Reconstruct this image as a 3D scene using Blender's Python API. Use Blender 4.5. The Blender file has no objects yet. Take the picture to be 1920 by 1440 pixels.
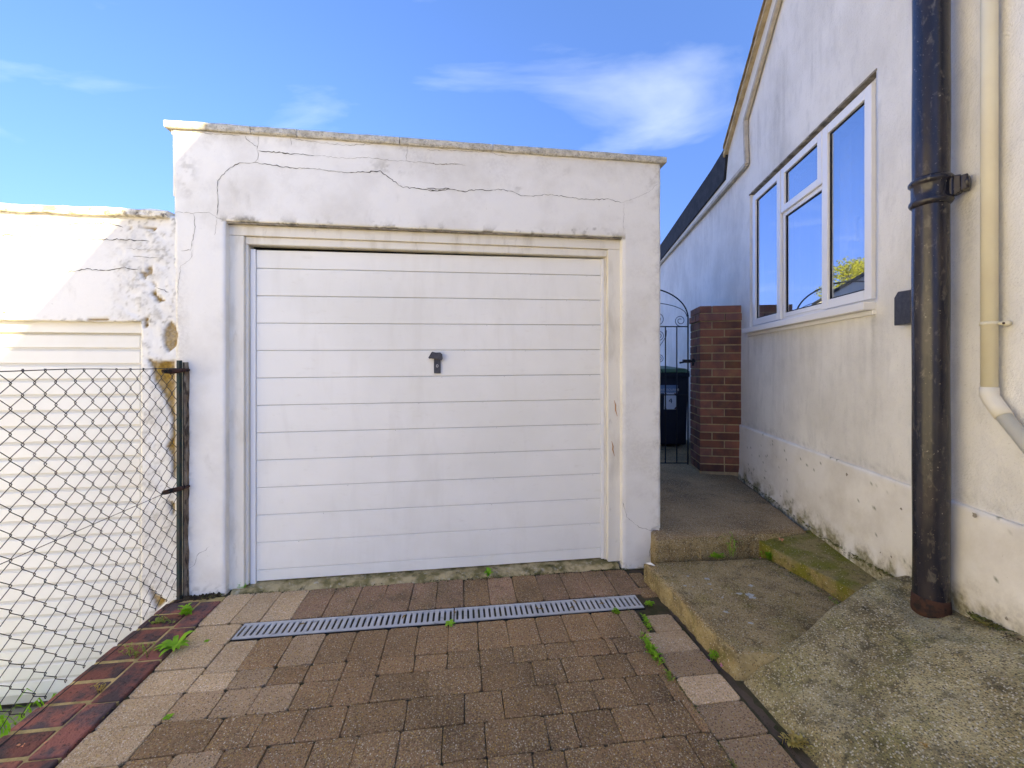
import bpy, math, random
import numpy as np
from mathutils import Vector

# ------------------------------------------------------------------ camera, sky, sun, exposure
R = math.radians
SC = bpy.context.scene
COL = SC.collection
F = 760.0            # focal length in photo pixels (1920 wide)
HC = 1.27            # camera height
HY = 686.0           # horizon row
cam_d = bpy.data.cameras.new('camera')
cam = bpy.data.objects.new('camera', cam_d)
COL.objects.link(cam)
cam.location = (0, 0, HC)
cam.rotation_euler = (R(90), 0, 0)
cam_d.sensor_fit = 'HORIZONTAL'
cam_d.sensor_width = 36
cam_d.lens = F / 1920 * 36
cam_d.shift_y = -(720 - HY) / 1920.0
cam_d.clip_end = 2000
cam_d.clip_start = 0.02
SC.camera = cam

SUN = Vector((-0.6, 0.6, -0.35)).normalized()     # the way the light travels
W = bpy.data.worlds.new('World')
SC.world = W
W.use_nodes = True
wn, wl = W.node_tree.nodes, W.node_tree.links
wn.clear()
def wnode(t, **k):
    n = wn.new(t)
    for a, b in k.items():
        setattr(n, a, b)
    return n
sky = wnode('ShaderNodeTexSky', sky_type='NISHITA')
sky.sun_disc = False
sky.sun_elevation = math.asin(-SUN.z)
sky.sun_rotation = math.atan2(-SUN.x, -SUN.y)
sky.air_density = 1.0
sky.dust_density = 0.8
sky.ozone_density = 2.2
tc = wnode('ShaderNodeTexCoord')
sep = wnode('ShaderNodeSeparateXYZ')
wl.new(tc.outputs['Generated'], sep.inputs[0])
mz = wnode('ShaderNodeMath', operation='MAXIMUM'); mz.inputs[1].default_value = 0.06
wl.new(sep.outputs['Z'], mz.inputs[0])
dx = wnode('ShaderNodeMath', operation='DIVIDE'); dy = wnode('ShaderNodeMath', operation='DIVIDE')
wl.new(sep.outputs['X'], dx.inputs[0]); wl.new(mz.outputs[0], dx.inputs[1])
wl.new(sep.outputs['Y'], dy.inputs[0]); wl.new(mz.outputs[0], dy.inputs[1])
cmb = wnode('ShaderNodeCombineXYZ')
wl.new(dx.outputs[0], cmb.inputs[0]); wl.new(dy.outputs[0], cmb.inputs[1])
mp = wnode('ShaderNodeMapping'); mp.inputs['Scale'].default_value = (0.55, 0.95, 1); mp.inputs['Rotation'].default_value = (0, 0, 0.35)
mp.inputs['Location'].default_value = (7.2, 2.3, 0)
wl.new(cmb.outputs[0], mp.inputs[0])
n1 = wnode('ShaderNodeTexNoise'); n1.inputs['Scale'].default_value = 1.7; n1.inputs['Detail'].default_value = 7
n1.inputs['Roughness'].default_value = 0.52; n1.inputs['Distortion'].default_value = 0.5
wl.new(mp.outputs[0], n1.inputs[0])
cr = wnode('ShaderNodeValToRGB')
cr.color_ramp.elements[0].position = 0.55; cr.color_ramp.elements[0].color = (0, 0, 0, 1)
cr.color_ramp.elements[1].position = 0.80; cr.color_ramp.elements[1].color = (0.26, 0.26, 0.26, 1)
wl.new(n1.outputs[0], cr.inputs[0])
hsv = wnode('ShaderNodeHueSaturation'); hsv.inputs['Saturation'].default_value = 1.0; hsv.inputs['Value'].default_value = 1.0
gmm = wnode('ShaderNodeGamma'); gmm.inputs['Gamma'].default_value = 1.28
wl.new(sky.outputs[0], gmm.inputs['Color']); wl.new(gmm.outputs[0], hsv.inputs['Color'])
mixc = wnode('ShaderNodeMix', data_type='RGBA')
wl.new(cr.outputs[0], mixc.inputs['Factor'])
tint = wnode('ShaderNodeMix', data_type='RGBA', blend_type='MULTIPLY'); tint.inputs['Factor'].default_value = 1.0
tint.inputs['B'].default_value = (0.225, 0.350, 0.69, 1)
wl.new(hsv.outputs[0], tint.inputs['A'])
elev = wnode('ShaderNodeMapRange'); elev.inputs['From Min'].default_value = 0.0; elev.inputs['From Max'].default_value = 0.75
wl.new(sep.outputs['Z'], elev.inputs[0])
lowc = wnode('ShaderNodeMix', data_type='RGBA'); lowc.inputs['A'].default_value = (0.24, 0.20, 0.42, 1); lowc.inputs['B'].default_value = (1.05, 1.1, 1.12, 1)
wl.new(elev.outputs[0], lowc.inputs['Factor'])
calm = wnode('ShaderNodeVectorMath', operation='MULTIPLY')
wl.new(tint.outputs['Result'], calm.inputs[0]); wl.new(lowc.outputs['Result'], calm.inputs[1])
wl.new(calm.outputs[0], mixc.inputs['A'])
mixc.inputs['B'].default_value = (2.2, 2.7, 4.2, 1)
bg = wnode('ShaderNodeBackground'); bg.inputs['Strength'].default_value = 0.125
wl.new(mixc.outputs['Result'], bg.inputs['Color'])
wo = wnode('ShaderNodeOutputWorld'); wl.new(bg.outputs[0], wo.inputs[0])

sun_d = bpy.data.lights.new('sun', 'SUN')
sun_d.energy = 3.3
sun_d.angle = R(0.6)
sun_d.color = (1.0, 0.93, 0.82)
sun_o = bpy.data.objects.new('sun', sun_d)
COL.objects.link(sun_o)
sun_o.rotation_euler = SUN.to_track_quat('-Z', 'Y').to_euler()
sun_o.location = (8, -8, 8)

SC.view_settings.view_transform = 'Standard'
SC.view_settings.look = 'None'
SC.view_settings.exposure = 2.6
SC.view_settings.use_white_balance = True
SC.view_settings.white_balance_temperature = 14500
SC.view_settings.white_balance_tint = -6
SC.view_settings.gamma = 1.0
SC.view_settings.use_curve_mapping = False

random.seed(11)
rng = np.random.RandomState(4)

# ------------------------------------------------------------------ places: planes of the real scene
U2 = np.array((0.9923, 0.1242)); V2 = np.array((0.1242, -0.9923)); O2 = np.array((0.0, 2.577))   # garage axes
W2 = np.array((0.1572, 0.9876)); N2 = np.array((-0.9876, 0.1572)); H2 = np.array((1.543, 0.0))   # house wall axes
ZG = -0.02
def G(u, v, z=0.0):
    p = O2 + u * U2 + v * V2
    return Vector((p[0], p[1], z))
def Hs(s, off=0.0, z=0.0):
    p = H2 + s * W2 + off * N2
    return Vector((p[0], p[1], z))
def gpx(x, y, v=0.09):
    r = (x - 960) / F
    # (O2 + u U2 + v V2): X = r Z
    a = O2 + v * V2
    u = (r * a[1] - a[0]) / (U2[0] - r * U2[1])
    Z = a[1] + u * U2[1]
    return u, HC + (HY - y) / F * Z
def gr(x, y, z=ZG):
    Z = (HC - z) * F / (y - HY)
    return Vector(((x - 960) / F * Z, Z, z))
def gruv(x, y, z=ZG):
    p = gr(x, y, z)
    d = np.array((p.x, p.y)) - O2
    return float(d @ U2), float(d @ V2)
def hpx(x, y, off=0.0):
    r = (x - 960) / F
    a = H2 + off * N2
    s = (r * a[1] - a[0]) / (W2[0] - r * W2[1])
    Z = a[1] + s * W2[1]
    return s, HC + (HY - y) / F * Z

# ------------------------------------------------------------------ noise
_lat = rng.rand(256, 256)
def vnoise(x, y):
    xi = np.floor(x).astype(int); yi = np.floor(y).astype(int)
    xf = x - xi; yf = y - yi
    xf = xf * xf * (3 - 2 * xf); yf = yf * yf * (3 - 2 * yf)
    a = _lat[xi % 256, yi % 256]; b = _lat[(xi + 1) % 256, yi % 256]
    c = _lat[xi % 256, (yi + 1) % 256]; d = _lat[(xi + 1) % 256, (yi + 1) % 256]
    return (a * (1 - xf) + b * xf) * (1 - yf) + (c * (1 - xf) + d * xf) * yf
def fbm(x, y, o=4):
    x = np.asarray(x, float); y = np.asarray(y, float)
    s = 0; a = 0.5; t = 0
    for k in range(o):
        s = s + a * vnoise(x * 2 ** k + 17.3 * k, y * 2 ** k + 5.1 * k); t += a; a *= 0.5
    return s / t - 0.5
def sm(a, b, x):
    t = np.clip((x - a) / (b - a), 0, 1)
    return t * t * (3 - 2 * t)

# ------------------------------------------------------------------ objects
def tag(o, label=None, cat=None, group=None, kind=None):
    if label: o['label'] = label
    if cat: o['category'] = cat
    if group: o['group'] = group
    if kind: o['kind'] = kind
    return o
def empty(name, loc, label=None, cat=None, group=None):
    o = bpy.data.objects.new(name, None)
    o.empty_display_size = 0.1
    o.location = loc
    COL.objects.link(o)
    return tag(o, label, cat, group)
def link(name, me, mats, parent=None, smooth=False):
    o = bpy.data.objects.new(name, me)
    COL.objects.link(o)
    for m in (mats if isinstance(mats, (list, tuple)) else [mats]):
        me.materials.append(m)
    if smooth:
        me.polygons.foreach_set('use_smooth', [True] * len(me.polygons))
    if parent is not None:
        o.parent = parent
        if parent.parent is not None:
            bpy_loc = parent.location + parent.parent.location
        else:
            bpy_loc = parent.location
        o.location = -Vector(bpy_loc)
    return o
class MB:
    def __init__(s):
        s.v = []; s.f = []; s.m = []
    def add(s, vs, fs, m=0):
        b = len(s.v)
        s.v += [tuple(p) for p in vs]
        s.f += [tuple(b + i for i in f) for f in fs]
        s.m += [m] * len(fs)
        return s
    def hexa(s, p, m=0):      # p: 8 corners, bottom 4 (ccw from above) then top 4
        return s.add(p, [(3, 2, 1, 0), (4, 5, 6, 7), (0, 1, 5, 4), (1, 2, 6, 5), (2, 3, 7, 6), (3, 0, 4, 7)], m)
    def gbox(s, u0, u1, v0, v1, z0, z1, m=0, tilt=0.0):
        t = lambda u, z: z + tilt * (u + 1.53)
        return s.hexa([G(u0, v1, t(u0, z0)), G(u1, v1, t(u1, z0)), G(u1, v0, t(u1, z0)), G(u0, v0, t(u0, z0)),
                       G(u0, v1, t(u0, z1)), G(u1, v1, t(u1, z1)), G(u1, v0, t(u1, z1)), G(u0, v0, t(u0, z1))], m)
    def hbox(s, s0, s1, o0, o1, z0, z1, m=0):
        return s.hexa([Hs(s1, o1, z0), Hs(s0, o1, z0), Hs(s0, o0, z0), Hs(s1, o0, z0),
                       Hs(s1, o1, z1), Hs(s0, o1, z1), Hs(s0, o0, z1), Hs(s1, o0, z1)], m)
    def tube(s, pts, r, n=8, m=0, closed=False, caps=True):
        pts = [Vector(p) for p in pts]
        rs = r if isinstance(r, (list, tuple)) else [r] * len(pts)
        rings = []
        ref = None
        N = len(pts)
        for i, p in enumerate(pts):
            if closed:
                t = pts[(i + 1) % N] - pts[i - 1]
            else:
                t = pts[min(i + 1, N - 1)] - pts[max(i - 1, 0)]
            t.normalize()
            if ref is None:
                ref = Vector((0, 0, 1)) if abs(t.z) < 0.9 else Vector((1, 0, 0))
            a = ref - t * ref.dot(t)
            if a.length < 1e-5:
                a = Vector((1, 0.3, 0)) - t * t.x
            a.normalize(); ref = a
            b = t.cross(a)
            rings.append([p + (a * math.cos(2 * math.pi * k / n) + b * math.sin(2 * math.pi * k / n)) * rs[i] for k in range(n)])
        vs = [q for rg in rings for q in rg]
        fs = []
        L = N if closed else N - 1
        for i in range(L):
            j = (i + 1) % N
            for k in range(n):
                k2 = (k + 1) % n
                fs.append((i * n + k, i * n + k2, j * n + k2, j * n + k))
        if not closed and caps:
            fs.append(tuple(range(n - 1, -1, -1)))
            fs.append(tuple((N - 1) * n + k for k in range(n)))
        return s.add(vs, fs, m)
    def build(s, name, mats, parent=None, smooth=False, bevel=0):
        me = bpy.data.meshes.new(name)
        me.from_pydata(s.v, [], s.f)
        me.update()
        if any(s.m):
            me.polygons.foreach_set('material_index', s.m)
        o = link(name, me, mats, parent, smooth)
        if bevel:
            md = o.modifiers.new('bevel', 'BEVEL'); md.width = bevel; md.segments = 2; md.limit_method = 'ANGLE'
        return o
def prism(pts, d):      # closed outline (list of Vectors), extruded by vector d
    n = len(pts)
    vs = list(pts) + [p + d for p in pts]
    fs = [tuple(range(n)), tuple(range(2 * n - 1, n - 1, -1))]
    fs += [(i, i + n, (i + 1) % n + n, (i + 1) % n) for i in range(n)]
    return vs, fs

# ------------------------------------------------------------------ materials
def mat(name, color=(0.5, 0.5, 0.5), rough=0.7, var=None, vscale=6, vdet=5, vlo=0.4, vhi=0.65, bump=0.0, bscale=80, bdet=4, bdist=0.002,
        speck=None, sscale=300, samt=0.25, metallic=0.0, spec=0.2, layers=(), attr=None, objvar=0.0, stretch=(1, 1, 1), vor=0, coat=0):
    m = bpy.data.materials.new(name)
    m.use_nodes = True
    nt = m.node_tree; N = nt.nodes; L = nt.links
    N.clear()
    out = N.new('ShaderNodeOutputMaterial')
    bs = N.new('ShaderNodeBsdfPrincipled')
    L.new(bs.outputs[0], out.inputs[0])
    bs.inputs['Roughness'].default_value = rough
    bs.inputs['Metallic'].default_value = metallic
    bs.inputs['Specular IOR Level'].default_value = spec
    bs.inputs['Coat Weight'].default_value = coat
    geo = N.new('ShaderNodeNewGeometry')
    def noise(scale, det=4, st=(1, 1, 1), dist=0.0, off=0):
        mpn = N.new('ShaderNodeMapping'); mpn.inputs['Scale'].default_value = st
        mpn.inputs['Location'].default_value = (off, off * 1.7, off * 0.6)
        L.new(geo.outputs['Position'], mpn.inputs[0])
        n = N.new('ShaderNodeTexNoise'); n.inputs['Scale'].default_value = scale; n.inputs['Detail'].default_value = det
        n.inputs['Roughness'].default_value = 0.6; n.inputs['Distortion'].default_value = dist
        L.new(mpn.outputs[0], n.inputs[0])
        return n.outputs[0]
    def ramp(src, lo, hi, amt=1.0):
        r = N.new('ShaderNodeMapRange'); r.inputs['From Min'].default_value = lo; r.inputs['From Max'].default_value = hi
        r.inputs['To Max'].default_value = amt
        L.new(src, r.inputs[0])
        return r.outputs[0]
    def mix(fac, a, b, mode='MIX'):
        x = N.new('ShaderNodeMix'); x.data_type = 'RGBA'; x.blend_type = mode
        for s_, v_ in (('Factor', fac), ('A', a), ('B', b)):
            if isinstance(v_, tuple):
                x.inputs[s_].default_value = v_ if len(v_) == 4 else v_ + (1,)
            elif isinstance(v_, (int, float)):
                x.inputs[s_].default_value = v_
            else:
                L.new(v_, x.inputs[s_])
        return x.outputs['Result']
    c = tuple(color) + (1,)
    if var is not None:
        c = mix(ramp(noise(vscale, vdet, stretch), vlo, vhi), c, tuple(var))
    k = 1
    for ly in layers:     # (color, scale, lo, hi, amt, stretch)
        col_, sc_, lo_, hi_, am_, st_ = ly
        k += 1
        c = mix(ramp(noise(sc_, 6, st_, 0.3, 3.1 * k), lo_, hi_, am_), c, tuple(col_))
    if speck:
        v = N.new('ShaderNodeTexVoronoi'); v.inputs['Scale'].default_value = sscale
        L.new(geo.outputs['Position'], v.inputs['Vector'])
        sp = N.new('ShaderNodeSeparateColor'); L.new(v.outputs['Color'], sp.inputs[0])
        rp = N.new('ShaderNodeValToRGB')
        rp.color_ramp.interpolation = 'CONSTANT'
        els = rp.color_ramp.elements
        for i, (p_, c_) in enumerate(speck):
            e = els[i] if i < 2 else els.new(p_)
            e.position = p_; e.color = tuple(c_) + (1,)
        L.new(sp.outputs[0], rp.inputs[0])
        # how much of each cell shows: only some of the stones
        th = N.new('ShaderNodeMath'); th.operation = 'LESS_THAN'; th.inputs[1].default_value = samt
        L.new(sp.outputs[1], th.inputs[0])
        ds = N.new('ShaderNodeMath'); ds.operation = 'LESS_THAN'; ds.inputs[1].default_value = 0.5
        L.new(v.outputs['Distance'], ds.inputs[0])
        mm = N.new('ShaderNodeMath'); mm.operation = 'MULTIPLY'
        L.new(th.outputs[0], mm.inputs[0]); L.new(ds.outputs[0], mm.inputs[1])
        m2 = N.new('ShaderNodeMath'); m2.operation = 'MULTIPLY'; m2.inputs[1].default_value = 0.8
        L.new(mm.outputs[0], m2.inputs[0])
        c = mix(m2.outputs[0], c, rp.outputs[0])
    if attr:            # vertex masks: list of (channel, colour, strength)
        at = N.new('ShaderNodeAttribute'); at.attribute_name = 'mask'
        sa = N.new('ShaderNodeSeparateColor'); L.new(at.outputs['Color'], sa.inputs[0])
        for ch, col_, col2_, am_ in attr:
            cc = mix(ramp(noise(60, 6, (1, 1, 1), 0, 9.0 + ch), 0.4, 0.6), tuple(col_), tuple(col2_))
            a2 = N.new('ShaderNodeMath'); a2.operation = 'MULTIPLY'; a2.inputs[1].default_value = am_
            L.new(sa.outputs[ch], a2.inputs[0])
            c = mix(a2.outputs[0], c, cc)
    if objvar:
        oi = N.new('ShaderNodeObjectInfo')
        mr = N.new('ShaderNodeMapRange'); mr.inputs['To Min'].default_value = 1 - objvar; mr.inputs['To Max'].default_value = 1 + objvar
        L.new(oi.outputs['Random'], mr.inputs[0])
        vm = N.new('ShaderNodeVectorMath'); vm.operation = 'SCALE'
        L.new(c, vm.inputs[0]) if not isinstance(c, tuple) else setattr(vm.inputs[0], 'default_value', c[:3])
        L.new(mr.outputs[0], vm.inputs['Scale'])
        c = vm.outputs[0]
    if isinstance(c, tuple):
        bs.inputs['Base Color'].default_value = c
    else:
        L.new(c, bs.inputs['Base Color'])
    if bump:
        b = N.new('ShaderNodeBump'); b.inputs['Strength'].default_value = bump; b.inputs['Distance'].default_value = bdist
        hsrc = noise(bscale, bdet, (1, 1, 1), 0, 1.3)
        if vor:
            v2 = N.new('ShaderNodeTexVoronoi'); v2.inputs['Scale'].default_value = vor
            L.new(geo.outputs['Position'], v2.inputs['Vector'])
            ad = N.new('ShaderNodeMath'); ad.operation = 'ADD'
            L.new(hsrc, ad.inputs[0]); L.new(v2.outputs['Distance'], ad.inputs[1]); hsrc = ad.outputs[0]
        L.new(hsrc, b.inputs['Height'])
        L.new(b.outputs[0], bs.inputs['Normal'])
    return m

WHITE = (0.80, 0.775, 0.73)
M = {}
M['render'] = mat('painted_render', (0.83, 0.81, 0.77), 0.75, var=(0.70, 0.67, 0.62), vscale=3.0, vlo=0.45, vhi=0.75, bump=0.35, bscale=45, bdist=0.004,
                  layers=[((0.45, 0.42, 0.37), 9, 0.62, 0.9, 0.55, (1, 1, 0.6)), ((0.30, 0.28, 0.25), 55, 0.66, 0.8, 0.35, (1, 1, 1))],
                  attr=[(1, (0.16, 0.14, 0.11), (0.36, 0.33, 0.27), 0.85), (0, (0.19, 0.10, 0.010), (0.34, 0.20, 0.028), 1.0), (2, (0.42, 0.38, 0.33), (0.70, 0.67, 0.61), 0.7)])
M['render_edge'] = M['render']
M['roughcast'] = mat('painted_roughcast', (0.84, 0.82, 0.78), 0.8, var=(0.68, 0.66, 0.62), vscale=1.6, vlo=0.42, vhi=0.7, bump=0.75, bscale=95, bdet=3, bdist=0.006,
                     layers=[((0.44, 0.44, 0.43), 5.5, 0.56, 0.85, 0.45, (1, 1, 0.16)), ((0.55, 0.54, 0.52), 18, 0.52, 0.72, 0.35, (1, 1, 0.35)), ((0.45, 0.42, 0.38), 110, 0.60, 0.72, 0.4, (1, 1, 1))],
                     attr=[(1, (0.20, 0.19, 0.17), (0.42, 0.40, 0.36), 0.8)])
M['plinth'] = mat('painted_plinth', (0.84, 0.81, 0.76), 0.7, var=(0.70, 0.66, 0.60), vscale=4, vlo=0.45, vhi=0.7, bump=0.35, bscale=30, bdist=0.006,
                  layers=[((0.38, 0.33, 0.24), 60, 0.70, 0.76, 0.8, (1, 1, 1))],
                  attr=[(1, (0.05, 0.07, 0.015), (0.13, 0.14, 0.04), 0.9), (2, (0.30, 0.24, 0.14), (0.60, 0.54, 0.40), 0.7)])
M['coping'] = mat('weathered_coping', (0.62, 0.58, 0.50), 0.9, var=(0.40, 0.37, 0.31), vscale=26, vlo=0.42, vhi=0.62, bump=0.8, bscale=60, bdist=0.006,
                  layers=[((0.10, 0.09, 0.07), 110, 0.54, 0.68, 0.7, (1, 1, 1))])
M['coping_white'] = mat('flaking_coping', (0.78, 0.74, 0.66), 0.9, var=(0.35, 0.31, 0.25), vscale=16, vlo=0.5, vhi=0.62, bump=0.9, bscale=40, bdist=0.01,
                        layers=[((0.05, 0.045, 0.04), 30, 0.57, 0.68, 0.85, (1, 1, 1))])
M['door'] = mat('door_paint', (0.86, 0.84, 0.79), 0.38, var=(0.80, 0.78, 0.72), vscale=1.4, bump=0.25, bscale=2.2, bdist=0.02,
                layers=[((0.60, 0.55, 0.45), 14, 0.60, 0.9, 0.35, (1, 1, 2)), ((0.62, 0.58, 0.50), 5, 0.55, 0.8, 0.35, (1, 1, 0.2))])
M['door2'] = mat('door_paint_old', (0.79, 0.775, 0.73), 0.45, var=(0.74, 0.72, 0.67), vscale=3)
M['groove_shade'] = mat('door_groove_shade', (0.42, 0.40, 0.35), 0.6)  # darker than the boards: shade between them put into the skin colour
M['groove_shade_pale'] = mat('door_groove_shade_pale', (0.60, 0.58, 0.53), 0.6)  # lighter version, paints the shade between the left door's ribs
M['trim_white'] = mat('door_trim', (0.80, 0.79, 0.78), 0.35)
M['timber'] = mat('painted_timber', (0.78, 0.74, 0.66), 0.6, var=(0.60, 0.55, 0.46), vscale=9, vlo=0.5, vhi=0.75, bump=0.25, bscale=40, stretch=(1, 1, 0.3),
                  layers=[((0.30, 0.26, 0.19), 22, 0.62, 0.8, 0.5, (1, 1, 0.35))])
M['rust_mark'] = mat('bare_timber', (0.45, 0.22, 0.08), 0.8)
M['dark_gap'] = mat('dark_gap', (0.02, 0.018, 0.015), 0.9)
M['crack'] = mat('crack', (0.02, 0.016, 0.012), 0.9, var=(0.12, 0.10, 0.08), vscale=25)
M['crack_fine'] = mat('fine_crack', (0.22, 0.19, 0.16), 0.9, var=(0.45, 0.42, 0.37), vscale=20)
M['black_plastic'] = mat('black_plastic', (0.035, 0.035, 0.045), 0.42, spec=0.4, var=(0.06, 0.06, 0.07), vscale=60)
M['chrome'] = mat('steel', (0.6, 0.6, 0.62), 0.3, metallic=1)
agg = [(0.0, (0.42, 0.30, 0.16)), (0.2, (0.10, 0.062, 0.036)), (0.36, (0.38, 0.31, 0.22)), (0.5, (0.44, 0.27, 0.08)), (0.62, (0.15, 0.09, 0.055)), (0.80, (0.34, 0.20, 0.13)), (0.94, (0.62, 0.54, 0.43))]
agg_pale = [(0.0, (0.62, 0.47, 0.28)), (0.2, (0.26, 0.17, 0.10)), (0.36, (0.66, 0.54, 0.40)), (0.5, (0.60, 0.38, 0.14)), (0.62, (0.34, 0.22, 0.13)), (0.80, (0.58, 0.38, 0.26)), (0.92, (0.80, 0.70, 0.58))]
def paver_mat(name, base, dark, amt, layers=()):
    return mat(name, base, 0.88, var=dark, vscale=3.5, vlo=0.35, vhi=0.7, bump=0.9, bscale=260, bdet=2, bdist=0.003, speck=(agg_pale if 'pale' in name else agg), sscale=200, samt=amt,
               objvar=0.13, layers=list(layers) + [((0.06, 0.045, 0.035), 130, 0.56, 0.70, 0.6, (1, 1, 1))], vor=230)
M['paver'] = paver_mat('block_paver', (0.38, 0.220, 0.115), (0.27, 0.160, 0.085), 0.8, [((0.06, 0.05, 0.035), 2.2, 0.5, 0.75, 0.55, (1, 1, 1))])
M['paver_dark'] = paver_mat('block_paver_dirty', (0.32, 0.190, 0.098), (0.20, 0.125, 0.068), 0.85, [((0.05, 0.042, 0.03), 2.6, 0.5, 0.72, 0.5, (1, 1, 1))])
M['paver_pale'] = paver_mat('block_paver_pale', (0.66, 0.46, 0.29), (0.50, 0.33, 0.19), 0.8)
M['paver_mid'] = paver_mat('block_paver_mid', (0.47, 0.31, 0.19), (0.34, 0.22, 0.13), 0.8)
M['paver_red'] = paver_mat('block_paver_red', (0.42, 0.24, 0.155), (0.24, 0.155, 0.09), 0.7, [((0.07, 0.055, 0.03), 7, 0.5, 0.7, 0.6, (1, 1, 1))])
M['sand'] = mat('joint_dirt', (0.095, 0.070, 0.045), 0.95, var=(0.05, 0.05, 0.02), vscale=14, bump=0.8, bscale=90, bdist=0.005)
M['strip'] = mat('dark_fillet', (0.12, 0.088, 0.066), 0.9, var=(0.07, 0.052, 0.038), vscale=9, bump=0.8, bscale=60, bdist=0.005)
M['grate'] = mat('galvanised_grate', (0.50, 0.51, 0.53), 0.5, var=(0.40, 0.41, 0.43), vscale=14, metallic=0.2,
                 layers=[((0.10, 0.085, 0.06), 18, 0.60, 0.72, 0.6, (1, 1, 1))])
M['channel'] = mat('channel_inside', (0.02, 0.018, 0.016), 0.9)
M['brick_kerb'] = mat('kerb_brick', (0.27, 0.095, 0.075), 0.85, var=(0.095, 0.062, 0.065), vscale=9, vlo=0.44, vhi=0.56, bump=1.0, bscale=70, bdist=0.008, objvar=0.25,
                      layers=[((0.03, 0.02, 0.02), 70, 0.58, 0.66, 0.8, (1, 1, 1)), ((0.30, 0.12, 0.06), 12, 0.6, 0.75, 0.5, (1, 1, 1))])
M['mortar'] = mat('yellow_mortar', (0.52, 0.38, 0.18), 0.95, var=(0.28, 0.22, 0.10), vscale=20, bump=1.0, bscale=80, bdist=0.005)
M['brick'] = mat('pier_brick', (0.30, 0.115, 0.070), 0.85, var=(0.17, 0.075, 0.060), vscale=6, vlo=0.4, vhi=0.6, bump=0.6, bscale=120, bdist=0.003, objvar=0.35,
                 layers=[((0.30, 0.17, 0.08), 9, 0.52, 0.72, 0.5, (1, 1, 1))])
M['pier_mortar'] = mat('pier_mortar', (0.50, 0.36, 0.21), 0.95, var=(0.34, 0.25, 0.15), vscale=12, bump=0.8, bscale=100)
cagg = [(0.0, (0.46, 0.36, 0.20)), (0.25, (0.12, 0.085, 0.045)), (0.5, (0.50, 0.41, 0.27)), (0.7, (0.40, 0.22, 0.08)), (0.82, (0.10, 0.07, 0.04)), (0.93, (0.65, 0.60, 0.50))]
M['landing'] = mat('old_concrete', (0.42, 0.28, 0.15), 0.9, var=(0.25, 0.165, 0.09), vscale=3, bump=0.9, bscale=180, bdist=0.003, speck=cagg, sscale=210, samt=0.75,
                   layers=[((0.02, 0.016, 0.012), 3.2, 0.55, 0.7, 0.7, (1, 1, 1)), ((0.03, 0.02, 0.012), 160, 0.56, 0.7, 0.6, (1, 1, 1))], vor=240)
M['step'] = mat('step_concrete', (0.46, 0.335, 0.17), 0.9, var=(0.27, 0.19, 0.095), vscale=4, bump=1.0, bscale=170, bdist=0.004, speck=cagg, sscale=190, samt=0.75,
                layers=[((0.22, 0.19, 0.02), 6, 0.50, 0.72, 0.6, (1, 1, 1)), ((0.07, 0.05, 0.025), 14, 0.5, 0.68, 0.6, (1, 1, 1)), ((0.03, 0.022, 0.012), 150, 0.56, 0.7, 0.6, (1, 1, 1))], vor=210)
M['step_side'] = mat('step_edge', (0.42, 0.32, 0.16), 0.9, var=(0.19, 0.145, 0.075), vscale=14, bump=1.0, bscale=120, bdist=0.006, speck=cagg, sscale=200, samt=0.3,
                     layers=[((0.12, 0.12, 0.02), 9, 0.55, 0.7, 0.6, (1, 1, 1))])
M['moss_step'] = mat('mossy_concrete', (0.30, 0.23, 0.10), 0.95, var=(0.19, 0.18, 0.03), vscale=7, vlo=0.42, vhi=0.58, bump=1.0, bscale=140, bdist=0.006, speck=cagg, sscale=200, samt=0.15,
                     layers=[((0.22, 0.18, 0.09), 18, 0.55, 0.7, 0.5, (1, 1, 1)), ((0.05, 0.04, 0.015), 30, 0.55, 0.65, 0.5, (1, 1, 1))])
magg = [(0.0, (0.52, 0.46, 0.33)), (0.25, (0.14, 0.11, 0.075)), (0.45, (0.62, 0.56, 0.44)), (0.65, (0.42, 0.31, 0.15)), (0.8, (0.12, 0.095, 0.07)), (0.95, (0.66, 0.60, 0.48))]
M['mound'] = mat('rough_cement', (0.35, 0.28, 0.145), 0.92, var=(0.55, 0.455, 0.26), vscale=5, vlo=0.4, vhi=0.65, bump=1.0, bscale=130, bdist=0.006, speck=magg, sscale=170, samt=0.55,
                 layers=[((0.10, 0.072, 0.042), 3.2, 0.46, 0.66, 0.65, (1, 1, 1)), ((0.17, 0.16, 0.035), 5, 0.50, 0.68, 0.6, (1, 1, 1)), ((0.05, 0.04, 0.025), 22, 0.52, 0.66, 0.6, (1, 1, 1)), ((0.42, 0.22, 0.05), 11, 0.70, 0.74, 0.7, (1, 1, 1)),
                         ((0.03, 0.025, 0.02), 120, 0.55, 0.68, 0.6, (1, 1, 1))], vor=150)
M['threshold'] = mat('threshold_concrete', (0.50, 0.39, 0.22), 0.95, var=(0.20, 0.165, 0.07), vscale=12, vlo=0.4, vhi=0.6, bump=1.0, bscale=80, bdist=0.01,
                     layers=[((0.55, 0.50, 0.42), 30, 0.58, 0.68, 0.6, (1, 1, 1)), ((0.05, 0.05, 0.01), 10, 0.55, 0.65, 0.7, (1, 1, 1))])
M['cast_iron'] = mat('old_black_paint', (0.013, 0.013, 0.021), 0.26, var=(0.030, 0.025, 0.030), vscale=14, vlo=0.45, vhi=0.62, bump=0.35, bscale=35, bdist=0.004, stretch=(1, 1, 0.25), spec=0.5,
                     layers=[((0.045, 0.032, 0.028), 7, 0.52, 0.68, 0.4, (1, 1, 0.3)), ((0.14, 0.125, 0.105), 40, 0.58, 0.70, 0.6, (1, 1, 0.45)), ((0.45, 0.42, 0.36), 120, 0.66, 0.72, 0.8, (1, 1, 0.8))])
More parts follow.
